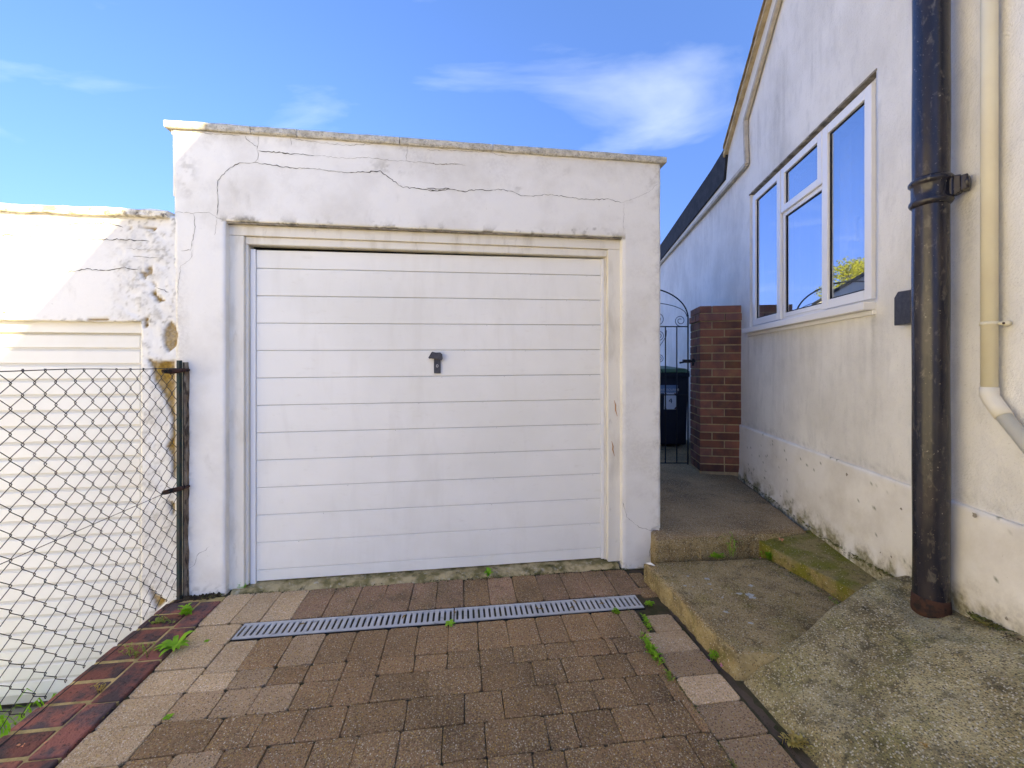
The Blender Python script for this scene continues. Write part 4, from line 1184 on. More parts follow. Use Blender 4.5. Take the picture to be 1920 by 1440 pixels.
def pane(Za, Zb, za, zb_, o):
    sa, sb = s_of(Za), s_of(Zb)
    g = MB(); g.hbox(sa, sb, o - 0.006, o - 0.001, za, zb_)
    g.build('gasket', M['gasket'], win)
    g = MB(); g.add([Hs(sb - 0.006, o, za + 0.006), Hs(sa + 0.006, o, za + 0.006), Hs(sa + 0.006, o, zb_ - 0.006), Hs(sb - 0.006, o, zb_ - 0.006)], [(0, 1, 2, 3)])
    return g.build('pane', M['glass'], win)
# gaskets as thin rings so that one sees into the room
def gpane(Za, Zb, za, zb_, o):
    sa, sb = s_of(Za), s_of(Zb)
    g = MB(); w = 0.008
    g.hbox(sa, sa + w, o - 0.004, o + 0.004, za, zb_); g.hbox(sb - w, sb, o - 0.004, o + 0.004, za, zb_)
    g.hbox(sa + w, sb - w, o - 0.004, o + 0.0036, za, za + w); g.hbox(sa + w, sb - w, o - 0.004, o + 0.0036, zb_ - w, zb_)
    g.build('gasket', M['gasket'], win)
    g = MB(); g.add([Hs(sb, o, za), Hs(sa, o, za), Hs(sa, o, zb_), Hs(sb, o, zb_)], [(0, 1, 2, 3)])
    g.build('pane', M['glass'], win)
gpane(3.155, 3.530, 1.681, 2.709, -0.030)
gpane(2.195, 2.515, 1.681, 2.709, -0.030)
gpane(2.626, 3.039, 2.481, 2.714, -0.030)
gpane(2.606, 3.059, 1.671, 2.399, -0.042)
g = MB(); g.hbox(s_of(2.095), s_of(3.64), -0.08, 0.055, 1.560, 1.603); g.build('sill', M['upvc'], win, bevel=0.004)
g = MB(); g.hbox(s_of(2.095), s_of(3.64), -0.02, 0.012, 1.535, 1.5595); g.build('sill_apron', M['upvc'], win, bevel=0.003)
g = MB(); g.hbox(s_of(2.09), s_of(3.63), -0.10, -0.001, 2.792, 2.804); g.build('head_soffit', M['soffit'], win)
g = MB(); g.tube([HZ(2.33, -0.075, 2.12), HZ(2.33, -0.06, 2.12), HZ(2.325, -0.055, 2.08), HZ(2.31, -0.055, 1.98)], [0.012, 0.014, 0.012, 0.010], 8); g.build('window_handle', M['upvc'], win, True)
# room and curtains
g = MB()
A_, B_ = s_of(1.6), s_of(4.2)
for q in ([Hs(A_, -2.5, 0.9), Hs(B_, -2.5, 0.9), Hs(B_, -2.5, 2.95), Hs(A_, -2.5, 2.95)], [Hs(A_, -0.26, 0.9), Hs(B_, -0.26, 0.9), Hs(B_, -2.5, 0.9), Hs(A_, -2.5, 0.9)],
          [Hs(A_, -0.26, 2.95), Hs(B_, -0.26, 2.95), Hs(B_, -2.5, 2.95), Hs(A_, -2.5, 2.95)], [Hs(A_, -0.26, 0.9), Hs(A_, -2.5, 0.9), Hs(A_, -2.5, 2.95), Hs(A_, -0.26, 2.95)],
          [Hs(B_, -0.26, 0.9), Hs(B_, -2.5, 0.9), Hs(B_, -2.5, 2.95), Hs(B_, -0.26, 2.95)]):
    g.add(q, [(0, 1, 2, 3)])
g.build('room', M['room'], win)
def curtain(Za, Zb, za, zb_, o, amp, n):
    vs = []; fs = []
    for i in range(n + 1):
        t = i / n; s = s_of(Za + (Zb - Za) * t)
        w = amp * math.sin(t * n * 0.9) + amp * 0.5 * math.sin(t * n * 0.37 + 1)
        vs += [Hs(s, o + w, za), Hs(s, o + w * 0.8, zb_)]
    for i in range(n): fs.append((2 * i, 2 * i + 2, 2 * i + 3, 2 * i + 1))
    g = MB(); g.add(vs, fs); return g.build('curtain', M['curtain'], win, True)
curtain(2.62, 3.9, 1.5, 2.93, -0.33, 0.02, 60)
curtain(2.30, 2.40, 1.5, 2.93, -0.30, 0.012, 14)

# ------------------------------------------------------------------ pipes
PZ = 1.667; PX = 1.722; PR = 0.0565
sp = empty('soil_pipe', (PX, PZ, 0.30), 'thick old black cast iron soil pipe with a collar, patchy paint', 'pipe')
g = MB(); pts = []; rs = []
for i in range(60):
    z = 0.24 + i * 0.085
    pts.append((PX + 0.0012 * math.sin(z * 3), PZ, z)); rs.append(PR + 0.0007 * math.sin(z * 9))
g.tube(pts, rs, 36); g.build('pipe', M['cast_iron'], sp, True)
g = MB(); g.tube([(PX, PZ, 0.23), (PX, PZ, 0.28), (PX, PZ, 0.318), (PX, PZ, 0.328)], [PR + 0.003, PR + 0.004, PR + 0.002, PR + 0.0005], 36); g.build('rusty_foot', M['rust'], sp, True)
zc = 1.985
g = MB(); prof = [(-0.062, 0.001), (-0.055, 0.007), (-0.046, 0.011), (-0.036, 0.009), (-0.030, 0.004), (-0.01, 0.003), (0.022, 0.003), (0.028, 0.006), (0.034, 0.012), (0.043, 0.012), (0.052, 0.006), (0.058, 0.001)]
g.tube([(PX, PZ, zc + a) for a, b in prof], [PR + b for a, b in prof], 40); g.build('collar', M['cast_iron'], sp, True)
# ear bracket on the camera side of the pipe
bs_, _ = hpx(1815, 330, 0.02)
g = MB()
pc = Vector((PX, PZ, zc))
tgt = Hs(bs_, 0.012, zc)
d = (tgt - pc); d.z = 0
pts = [pc + d * 0.35, pc + d * 0.6, pc + d * 0.8, pc + d * 0.97]
for a, (h0, h1, w) in zip(range(3), ((0.045, 0.040, 0.02), (0.04, 0.032, 0.018), (0.030, 0.028, 0.024))):
    p, q = pts[a], pts[a + 1]
    n = Vector((-d.y, d.x, 0)).normalized() * w
    h = [h0, h1]
    g.hexa([p - n + Vector((0, 0, -h0)), p + n + Vector((0, 0, -h0)), q + n * 0.9 + Vector((0, 0, -h1)), q - n * 0.9 + Vector((0, 0, -h1)),
            p - n + Vector((0, 0, h0)), p + n + Vector((0, 0, h0)), q + n * 0.9 + Vector((0, 0, h1 + 0.004)), q - n * 0.9 + Vector((0, 0, h1 + 0.004))])
g.tube([tgt - d.normalized() * 0.012 + Vector((0, 0, 0.0)), tgt + Vector((0, 0, 0))], 0.026, 9)
g.build('bracket', M['cast_iron'], sp, bevel=0.004)

wp = empty('waste_pipe', (1.73, 1.47, 1.0), 'thin cream plastic waste pipe bending down towards the right edge', 'pipe')
def wpt(x, y, o=0.030):
    s, z = hpx(x, y, o); return Hs(s, o, z)
top = wpt(1855, 690); r_ = 0.0222
e0 = wpt(1855, 735); e1 = wpt(1878, 775); e2 = wpt(1925, 832)
dn = (e2 - e1).normalized()
g = MB(); g.tube([e0 + Vector((0, 0, 0)), Vector((e0.x, e0.y, 3.4))], r_, 28); g.tube([e1, e1 + dn * 0.9], r_, 28); g.build('pipe', M['cream'], wp, True)
g = MB(); g.tube([e0 + Vector((0, 0, 0.018)), e0 + Vector((0, 0, 0.017)), e0 + Vector((0, 0, -0.012)), (e0 * 0.75 + e1 * 0.25) + Vector((0, 0, -0.012)), (e0 * 0.35 + e1 * 0.65) + Vector((0, 0, -0.006)), e1 + dn * 0.012, e1 + dn * 0.013],
                 [r_, r_ + 0.003, r_ + 0.003, r_ + 0.003, r_ + 0.003, r_ + 0.003, r_], 28)
g.build('elbow', M['cream2'], wp, True)
bk = wpt(1855, 607)
g = MB()
g.tube([bk + Vector((0, 0, -0.007)), bk + Vector((0, 0, -0.006)), bk + Vector((0, 0, 0.006)), bk + Vector((0, 0, 0.007))], [r_, r_ + 0.003, r_ + 0.003, r_], 28)
e = wpt(1886, 606, 0.012)
dd = (e - bk).normalized()
g.tube([bk + dd * 0.02, e], [0.006, 0.007], 8); g.tube([e + Vector((-0.006, 0, 0)), e + Vector((0.01, 0, 0))], 0.010, 10)
g.build('pipe_clip', M['cream'], wp, True)
g = MB(); g.tube([e + Vector((-0.0065, 0, 0)), e + Vector((-0.0095, 0.0005, 0))], 0.004, 8); g.build('clip_screw', M['rust'], wp)

# dark box on the wall behind the pipe
s1, zt_ = hpx(1692, 549, 0.02)
g = MB()
a, b = s1 + 0.012, s1 - 0.085
zlo = hpx(1692, 610, 0.02)[1]
out = [(a, zlo), (b, zlo), (b, zt_), (a - 0.022, zt_ + 0.004), (a, zt_ - 0.022)]
vs, fs = prism([Hs(s, 0.002, z) for s, z in out], Hs(0, 0.045, 0) - Hs(0, 0, 0)); g.add(vs, fs)
kb = g.build('wall_box', M['black_plastic'], None, bevel=0.003)
tag(kb, 'small dark grey chamfered box on the wall, half hidden by the black pipe', 'wall box')

# ================================================================== BRICK PIER
pier = empty('brick_pier', HZ(4.0, 0.18, 0.26), 'narrow red brick gate pier standing against the house wall', 'brick pier')
w_ = Vector((W2[0], W2[1], 0)); nn = Vector((N2[0], N2[1], 0))
P0 = Vector((1.793, 3.868, 0))       # front left corner
cw, cd = 0.368, 0.330
right = -nn
fdir = Vector((0.9876, -0.1572, 0))
g = MB()
def pbox(g, a0, a1, d0, d1, z0, z1):
    q = lambda a, d, z: P0 + fdir * a + w_ * d + Vector((0, 0, z))
    g.hexa([q(a0, d0, z0), q(a1, d0, z0), q(a1, d1, z0), q(a0, d1, z0), q(a0, d0, z1), q(a1, d0, z1), q(a1, d1, z1), q(a0, d1, z1)])
pbox(g, 0.006, cw, 0.006, cd - 0.006, 0.2, 1.825)
g.build('mortar', M['pier_mortar'], pier)
cz = 0.262; ch_ = 0.0754
for k in range(21):
    z0_ = cz + k * ch_ + 0.005; z1_ = z0_ + 0.0645
    ov = 0.012 if k == 19 else 0.0
    lf = -ov - 0.0
    if k % 2 == 0:
        cuts = [lf, 0.105, 0.115, cw]; side = [0.0, cd]
        if k == 0: cuts = [lf, 0.215, 0.225, cw]
    else:
        cuts = [lf, 0.215, 0.226, cw]
    j = lambda: random.uniform(-0.0015, 0.0015)
    for i in range(0, 4, 2):
        a0, a1 = cuts[i], cuts[i + 1]
        dd_ = 0.102 if (i == 0 and (k % 2 == 1)) or i == 2 else 0.215
        g = MB(); pbox(g, a0 + j(), a1 + j(), -ov + j(), dd_, z0_, z1_); g.build('brick', M['brick'], pier, bevel=0.003)
        if i == 0:
            rest = dd_ + 0.011
            if cd - rest > 0.03:
                g = MB(); pbox(g, a0 + j(), 0.102, rest, cd, z0_, z1_); g.build('brick', M['brick'], pier, bevel=0.003)

# ================================================================== GATE
gate = empty('iron_gate', (1.26, 3.97, 0.3), 'black wrought iron garden gate with arched top and scrolls', 'gate')
GY = 3.985; ang = 0.12
gx1 = 1.730; gx0 = 0.83
def GT(x, z, o=0.0): return Vector((x, GY + o + 0.0 * x, z))
def bar(name, pts, r, n=6): 
    g = MB(); g.tube(pts, r, n); return g.build(name, M['iron'], gate, True)
bar('stile', [GT(gx1, 0.30), GT(gx1, 1.77)], 0.0075, 4); bar('stile', [GT(gx0, 0.30), GT(gx0, 1.77)], 0.0075, 4)
for z in (0.315, 0.985, 1.656): bar('rail', [GT(gx0, z), GT(gx1, z)], 0.0055, 4)
for i in range(1, 8):
    bar('bar', [GT(gx1 - 0.1115 * i, 0.315, -0.004), GT(gx1 - 0.1115 * i, 1.656, -0.004)], 0.006, 6)
cx = (gx0 + gx1) / 2; hw = (gx1 - gx0) / 2
bar('arch', [GT(cx + hw * math.cos(t), 1.74 + 0.30 * math.sin(t)) for t in np.linspace(0, math.pi, 40)], 0.0068, 6)
bar('inner_arch', [GT(cx + (hw - 0.01) * math.cos(t), 1.74 + 0.155 * math.sin(t) ** 0.8 - 0.0) for t in np.linspace(0.05, math.pi - 0.05, 30)], 0.0035, 5)
def scroll(x, z, r0, d=1, turns=1.6, r=0.003, up=1):
    pts = []
    for t in np.linspace(0, turns * 2 * math.pi, 36):
        rr = r0 * (1 - 0.72 * t / (turns * 2 * math.pi))
        pts.append(GT(x + d * rr * math.cos(t - math.pi / 2), z + up * rr * math.sin(t - math.pi / 2)))
    bar('scroll', pts, r, 5)
scroll(gx1 - 0.075, 1.656 + 0.058, 0.055, -1); scroll(gx0 + 0.075, 1.656 + 0.058, 0.055, 1)
scroll(cx + 0.15, 1.66 + 0.075, 0.065, 1); scroll(cx - 0.15, 1.66 + 0.075, 0.065, -1)
scroll(cx + 0.165, 1.57, 0.05, 1); scroll(cx + 0.17, 1.34, 0.04, 1, up=-1); scroll(cx + 0.165, 1.20, 0.045, 1)
bar('scroll', [GT(cx + 0.24, 1.62), GT(cx + 0.235, 1.56), GT(cx + 0.17, 1.46), GT(cx + 0.1, 1.36)], 0.003, 5)
g = MB()
g.tube([GT(gx1 - 0.09, 1.300, -0.02), GT(gx1 - 0.075, 1.302, -0.02), GT(gx1 - 0.05, 1.306, -0.02)], [0.010, 0.009, 0.008], 8)
g.hexa([GT(gx1 - 0.055, 1.300, -0.03), GT(gx1 + 0.012, 1.300, -0.03), GT(gx1 + 0.012, 1.300, 0.0), GT(gx1 - 0.055, 1.300, 0.0), GT(gx1 - 0.055, 1.332, -0.03), GT(gx1 + 0.012, 1.332, -0.03), GT(gx1 + 0.012, 1.332, 0.0), GT(gx1 - 0.055, 1.332, 0.0)])
g.tube([GT(gx1 + 0.01, 1.316, -0.03), GT(gx1 + 0.055, 1.316, -0.03)], 0.012, 6)
g.tube([GT(gx1 + 0.035, 1.27, -0.03), GT(gx1 + 0.04, 1.34, -0.03)], 0.013, 6)
g.build('latch', M['iron'], gate)

# ================================================================== WHEELIE BIN
BY = 5.08
bx0, bx1 = 1.62, 2.225
bn = empty('wheelie_bin', ((bx0 + bx1) / 2, BY + 0.3, 0.27), 'dark navy wheelie bin with green lid behind the gate', 'wheelie bin')
g = MB()
p = lambda x, y, z: Vector((x, y, z))
g.hexa([p(bx0 + 0.03, BY + 0.05, 0.27), p(bx1 - 0.015, BY + 0.05, 0.27), p(bx1 - 0.015, BY + 0.60, 0.27), p(bx0 + 0.03, BY + 0.60, 0.27),
        p(bx0 + 0.01, BY, 1.18), p(bx1 - 0.01, BY, 1.18), p(bx1 - 0.01, BY + 0.68, 1.18), p(bx0 + 0.01, BY + 0.68, 1.18)])
g.build('body', M['bin'], bn, bevel=0.02)
g = MB(); g.hexa([p(bx0, BY - 0.015, 1.13), p(bx1, BY - 0.015, 1.13), p(bx1, BY + 0.7, 1.13), p(bx0, BY + 0.7, 1.13), p(bx0, BY - 0.015, 1.185), p(bx1, BY - 0.015, 1.185), p(bx1, BY + 0.7, 1.185), p(bx0, BY + 0.7, 1.185)])
g.build('rim', M['bin'], bn, bevel=0.01)
g = MB(); g.hexa([p(bx0 - 0.01, BY - 0.03, 1.187), p(bx1 + 0.01, BY - 0.03, 1.187), p(bx1 + 0.01, BY + 0.7, 1.19), p(bx0 - 0.01, BY + 0.7, 1.19), p(bx0 + 0.03, BY + 0.02, 1.235), p(bx1 - 0.03, BY + 0.02, 1.235), p(bx1 - 0.03, BY + 0.68, 1.27), p(bx0 + 0.03, BY + 0.68, 1.27)])
g.build('lid', M['bin_lid'], bn, bevel=0.012)
g = MB(); g.tube([p(bx1 - 0.14, BY + 0.01, 1.225), p(bx1 - 0.06, BY + 0.01, 1.225)], 0.014, 8); g.build('lid_hinge', M['bin_lid'], bn)
g = MB(); g.tube([p(1.86, BY + 0.1, 1.24), p(1.86, BY + 0.1, 1.335), p(1.55, BY + 0.1, 1.48)], 0.012, 6); g.build('lid_handle', M['bin'], bn)
for sx in (bx0 + 0.06, bx1 - 0.06):
    g = MB(); g.tube([p(sx - 0.025, BY + 0.60, 0.36), p(sx + 0.025, BY + 0.60, 0.36)], 0.10, 18); g.build('wheel', M['bin'], bn)
fy = lambda z: BY + 0.05 - 0.05 * (z - 0.27) / 0.91 - 0.003
def bpx(x, y):
    Z = BY + 0.02
    for _ in range(3):
        zz_ = HC + (HY - y) / F * Z; Z = fy(zz_)
    return (x - 960) / F * Z, zz_
def card(name, x0, y0, x1, y1, m, o=0.0, par=bn):
    a, zt2 = bpx(x0, y0); b, zb2 = bpx(x1, y1)
    g = MB(); g.hexa([p(a, fy(zb2) - o, zb2), p(b, fy(zb2) - o, zb2), p(b, fy(zb2) + 0.002, zb2), p(a, fy(zb2) + 0.002, zb2), p(a, fy(zt2) - o, zt2), p(b, fy(zt2) - o, zt2), p(b, fy(zt2) + 0.002, zt2), p(a, fy(zt2) + 0.002, zt2)])
    return g.build(name, m, par)
card('council_sticker', 1238, 722, 1270.5, 738, M['sticker'], 0.001)
pt = card('number_plate', 1245.5, 737, 1268, 767.5, M['plate'], 0.003)
for (x, y, sx, sy) in ((1246, 737.5, 1, 1), (1267.5, 737.5, -1, 1), (1246, 767, 1, -1), (1267.5, 767, -1, -1)):
    q = [bpx(x, y), bpx(x + sx * 4.2, y), bpx(x, y + sy * 5.0)]
    g = MB(); g.add([p(a, fy(z) - 0.0045, z) for a, z in q], [(0, 1, 2)]); g.build('plate_corner', M['plate_corner'], bn)
def text(name, s, size, x, y, m, o):
    c = bpy.data.curves.new(name, 'FONT'); c.body = s; c.size = size; c.align_x = 'CENTER'; c.align_y = 'CENTER'
    c.materials.append(m)
    tmp = bpy.data.objects.new(name, c); COL.objects.link(tmp)
    bpy.context.view_layer.update()
    me = bpy.data.meshes.new_from_object(tmp.evaluated_get(bpy.context.evaluated_depsgraph_get()))
    bpy.data.objects.remove(tmp)
    me.name = name
    ob = bpy.data.objects.new(name, me); COL.objects.link(ob)
    a, z = bpx(x, y)
    ob.parent = bn
    ob.location = Vector((a, fy(z) - o, z)) - bn.location; ob.rotation_euler = (R(87), 0, 0)
    return ob
text('number', '4', 0.095, 1257, 751.5, M['ink'], 0.006)
text('sticker_text', 'EASTBOURNE', 0.040, 1254.5, 731, M['sticker_txt'], 0.004)
text('sticker_text', 'BOROUGH COUNCIL', 0.021, 1254.5, 735.6, M['sticker_txt'], 0.004)

# ================================================================== PLANTS
def leaf(g, base, d, L, w, up, n=4, fold=0.25):
    d = Vector(d).normalized(); side = d.cross(Vector((0, 0, 1))).normalized()
    pts = []
    for i in range(n + 1):
        t = i / n
        z = up * math.sin(t * math.pi * 0.75) * L
        c = Vector(base) + d * (L * t) + Vector((0, 0, z))
        ww = w * math.sin(math.pi * (0.12 + 0.86 * t)) * (0.55 + 0.6 * t)
        pts.append((c - side * ww + Vector((0, 0, fold * ww)), c, c + side * ww + Vector((0, 0, fold * ww))))
    vs = [q for r in pts for q in r]; fs = []
    for i in range(n):
        k = i * 3
        fs += [(k, k + 1, k + 4, k + 3), (k + 1, k + 2, k + 5, k + 4)]
    g.add(vs, fs)
def rosette(name, loc, n, L, w, label, m='leaf', up=0.35):
    g = MB(); L *= 1.25; w *= 1.3
    for i in range(n):
        a = 2 * math.pi * i / n + random.uniform(-0.3, 0.3)
        l = L * random.uniform(0.65, 1.1)
        leaf(g, loc, (math.cos(a), math.sin(a), 0), l, w * random.uniform(0.7, 1.1), up * random.uniform(0.5, 1.4))
    return tag(g.build(name, M[m], None, True), label, 'weed')
def sprig(name, loc, n, spread, h, lw, label, m='leaf', stalk=False, cat='weed', el=1.0, dirv=(1, 0)):
    g = MB(); n = int(n * 1.5); h *= 1.35; lw *= 1.5; spread *= 1.1
    for i in range(n):
        a = random.uniform(0, 2 * math.pi); r = spread * math.sqrt(random.random())
        t = random.gauss(0, 0.5) * spread * el
        b = Vector(loc) + Vector((math.cos(a) * r * 0.4 + dirv[0] * t, math.sin(a) * r * 0.4 + dirv[1] * t, 0))
        top = b + Vector((random.gauss(0, 0.3) * h, random.gauss(0, 0.3) * h, h * random.uniform(0.3, 1)))
        g.tube([b, (b + top) / 2 + Vector((0, 0, 0.1 * h)), top], [0.0012, 0.001, 0.0006], 3)
        for k in range(3 if not stalk else 4):
            t2 = random.uniform(0.3, 1.0); c = b.lerp(top, t2); a2 = random.uniform(0, 6.28)
            leaf(g, c, (math.cos(a2), math.sin(a2), random.uniform(0, 0.4)), lw * random.uniform(1.2, 2.4), lw * 0.5, 0.2, 2)
    return tag(g.build(name, M[m], None, True), label, cat)
def grass(name, loc, n, h, label, m='leaf', spread=0.03, cat='grass tuft'):
    g = MB()
    for i in range(n):
        a = random.uniform(0, 6.28)
        b = Vector(loc) + Vector((random.gauss(0, spread), random.gauss(0, spread), 0))
        l = h * random.uniform(0.5, 1.1)
        leaf(g, b, (math.cos(a), math.sin(a), 0), l * random.uniform(0.3, 0.7), 0.0018, 1.6 * random.uniform(0.6, 1.3), 4, 0.2)
    return tag(g.build(name, M[m], None, True), label, cat)
rosette('weed', gr(328, 1215), 13, 0.062, 0.012, 'bright green rosette weed with long leaves on the kerb by the pale pavers')
sprig('weed', gr(350, 1155), 9, 0.03, 0.03, 0.012, 'leafy green weed at the foot of the garage pillar beside the fence post')
sprig('weed', gr(300, 1170), 16, 0.04, 0.025, 0.005, 'wispy yellow green weed on the kerb next to the fence bottom', 'leaf2')
sprig('weed', gr(255, 1230), 12, 0.05, 0.045, 0.005, 'thin upright weed growing from the mortar halfway down the kerb', 'leaf2')
sprig('weed', gr(185, 1300), 5, 0.01, 0.03, 0.005, 'tiny dry seedling on the near part of the brick kerb', 'stalk')
rosette('weed', Vector(G(*[gruv(917, 1085, 0.0)[0], 0.085, -0.012])), 7, 0.028, 0.011, 'round leaved seedling standing at the garage threshold', up=0.9)
rosette('weed', gr(843, 1172), 5, 0.024, 0.010, 'three leaved seedling at the join of the two drain grates', up=0.3)
sprig('weed', gr(1155, 1150), 9, 0.016, 0.018, 0.006, 'small weed with yellow tips growing out of the right end of the drain')
sprig('weed', gr(1217, 1135), 12, 0.03, 0.015, 0.006, 'low creeping weed just past the right end of the drain grate', 'leaf', el=0.5)
sprig('weed', gr(1213, 1172), 12, 0.03, 0.015, 0.006, 'small creeping weed in the joint between the drain and the large weed clump', 'leaf', el=1.6, dirv=(0.05, -1))
sprig('weed', gr(1223, 1224), 42, 0.035, 0.022, 0.006, 'largest bright green weed clump in the paving joint near the step', 'leaf', el=1.8, dirv=(0.1, -1))
sprig('weed', gr(1255, 1270), 10, 0.02, 0.010, 0.005, 'sparse weed sprigs in the joint nearest the camera', 'leaf2', el=1.4, dirv=(0.1, -1))
sprig('weed', gr(455, 1105), 8, 0.016, 0.03, 0.006, 'narrow weed at the left corner of the garage door')
sprig('weed', gr(1175, 1063), 8, 0.016, 0.02, 0.006, 'small weed at the foot of the right garage pillar')
rosette('weed', gr(388, 1202), 6, 0.010, 0.005, 'tiny clover on the pale paver left of the drain', up=0.2)
rosette('weed', gr(316, 1345), 7, 0.014, 0.006, 'tiny yellow green clover in the near left paver joint', up=0.2)
sprig('weed', gr(1345, 1046, 0.092), 16, 0.035, 0.02, 0.008, 'rounded green weed at the foot of the upper step, left one')
grass('grass_tuft', gr(1372, 1043, 0.092), 16, 0.14, 'tuft of long grass blades against the upper step riser', spread=0.012)
sprig('weed', gr(1446, 1048, 0.092), 26, 0.032, 0.035, 0.007, 'dense weed in the corner between the two concrete steps')
sprig('weed', gr(1340, 1238), 10, 0.018, 0.03, 0.006, 'little weed with a pink flower at the near corner of the lower step')
sprig('weed', gr(1573, 1136, 0.10), 10, 0.02, 0.014, 0.005, 'tiny weed in the crack beside the mossy side step', 'leaf2', el=1.5, dirv=(0.3, -1))
sprig('weed', gr(1490, 1395), 26, 0.035, 0.02, 0.006, 'dry yellow weed at the edge of the rough cement near the camera', 'stalk')
sprig('weed', G(-1.80, 1.28, -0.015), 60, 0.10, 0.05, 0.005, 'patch of pale yellow weeds over the kerb in the lower left corner', 'leaf2', stalk=True)
g = MB()
for i in range(700):
    u = random.uniform(-2.9, -1.95); v_ = random.uniform(0.30, 1.2)
    if random.random() < 0.35: v_ = random.uniform(0.10, 0.3)
    a = random.uniform(0, 6.28)
    leaf(g, G(u, v_, -0.60), (math.cos(a), math.sin(a), 0), random.uniform(0.03, 0.10), random.uniform(0.004, 0.010), random.uniform(0.6, 1.6), 3)
tag(g.build('grass', M['leaf'], None, True), kind='stuff')
def petal(loc, m, label, s=0.008):
    g = MB()
    for k in range(3):
        a = random.uniform(0, 6.28)
        leaf(g, loc, (math.cos(a), math.sin(a), 0), s * random.uniform(1, 2), s * 0.6, 0.5, 3)
    tag(g.build('fallen_petal', M[m], None, True), label, 'petal')
petal(gr(1357, 1251), 'petal', 'bright pink petal at the near corner of the lower step', 0.011)
petal(gr(1329, 1240), 'petal', 'faint pink petal left of the little weed by the step corner', 0.006)
petal(gr(1466, 1015, 0.19), 'petal2', 'salmon flower fallen where the side step meets the landing', 0.016)
petal(gr(1425, 1047, 0.095), 'petal', 'tiny purple petal beside the weed in the step corner', 0.006)
petal(gr(88, 1395), 'petal2', 'pink petal on the kerb brick in the lower left corner', 0.009)
petal(gr(40, 1400), 'petal2', 'pale pink petal among the weeds at the left frame edge', 0.008)
# lichen splats on the lower step
ls = []
for (x, y, r_) in ((1326, 1085, 0.016), (1330, 1095, 0.011), (1334, 1105, 0.008), (1387, 1113, 0.018), (1405, 1115, 0.024), (1410, 1120, 0.018), (1361, 1147, 0.015), (1408, 1168, 0.013), (1290, 1080, 0.010), (1284, 1098, 0.010), (1355, 1120, 0.007), (1408, 1098, 0.016), (1300, 1100, 0.006)):
    c = gr(x, y, 0.0915); pts = []
    for t in range(14):
        a = t / 14 * 6.283; rr = r_ * random.uniform(0.5, 1.1)
        pts.append(c + Vector((rr * 1.2 * math.cos(a), rr * 0.75 * math.sin(a), 0.0)))
    ls.append(pts)
g = MB()
for pts in ls: g.add([q + Vector((0, 0, 0.0)) for q in pts] , [tuple(range(14))])
tag(g.build('lichen', M['lichen']), kind='stuff')
# yellow lichen stone at the landing side, and a bit of white litter
g = MB(); q = gr(1205, 1056, 0.10)
g.tube([q + Vector((0.02, 0.0, 0.0)), q + Vector((0.045, -0.012, 0.002)), q + Vector((0.06, -0.03, 0.0))], [0.003, 0.008, 0.003], 6)
tag(g.build('litter', M['upvc'], None, True), 'small white scrap of litter on the corner of the lower step', 'litter')
g = MB()
for k in range(60):
    u = random.uniform(-1.87, -1.66); c = G(u, 0.10 + random.uniform(-0.01, 0.03), ZG + 0.0)
    r_ = random.uniform(0.004, 0.013)
    g.tube([c + Vector((-r_, 0, 0)), c + Vector((0, 0, r_ * 0.8)), c + Vector((r_, 0, 0))], [r_ * 0.4, r_, r_ * 0.4], 5)
tag(g.build('soil_crumbs', M['soil']), kind='stuff')

# ================================================================== UNSEEN HOUSE ADDED LEFT OF THE FRAME TO BOUNCE SUNLIGHT
nh = empty('added_bounce_house', (-11, -2, -0.66), 'unseen white house with tiled roof, added left of the frame to bounce sunlight', 'house')
def nb_box(name, x0, x1, y0, y1, z0, z1, m, bevel=0):
    q = MB(); q.hexa([Vector((x0, y0, z0)), Vector((x1, y0, z0)), Vector((x1, y1, z0)), Vector((x0, y1, z0)), Vector((x0, y0, z1)), Vector((x1, y0, z1)), Vector((x1, y1, z1)), Vector((x0, y1, z1))])
    return q.build(name, m, nh, bevel=bevel)
q = MB(); vs, fs = prism([Vector((-6.4, -9, -0.66)), Vector((-6.4, 1.6, -0.66)), Vector((-6.4, 1.6, 4.6)), Vector((-6.4, -9, 4.6))], Vector((-7, 0, 0))); q.add(vs, fs); q.build('wall', M['far_wall'], nh)
q = MB(); vs, fs = prism([Vector((-6.0, -9.3, 4.55)), Vector((-9.9, -9.3, 7.0)), Vector((-13.8, -9.3, 4.55)), Vector((-13.8, -9.3, 4.70)), Vector((-9.9, -9.3, 7.18)), Vector((-6.0, -9.3, 4.70))], Vector((0, 11.2, 0))); q.add(vs, fs); q.build('roof', M['tile'], nh)
for yy in (-7.6, -4.6, -0.6):
    for zz in (0.3, 2.9):
        nb_box('window_frame', -6.40, -6.35, yy, yy + 1.3, zz, zz + 1.15, M['upvc'])
        nb_box('window_pane', -6.355, -6.345, yy + 0.07, yy + 0.62, zz + 0.07, zz + 1.08, M['gasket'])
        nb_box('window_pane', -6.355, -6.345, yy + 0.68, yy + 1.23, zz + 0.07, zz + 1.08, M['gasket'])
nb_box('door', -6.40, -6.34, -2.6, -1.7, -0.6, 1.45, M['bin'])

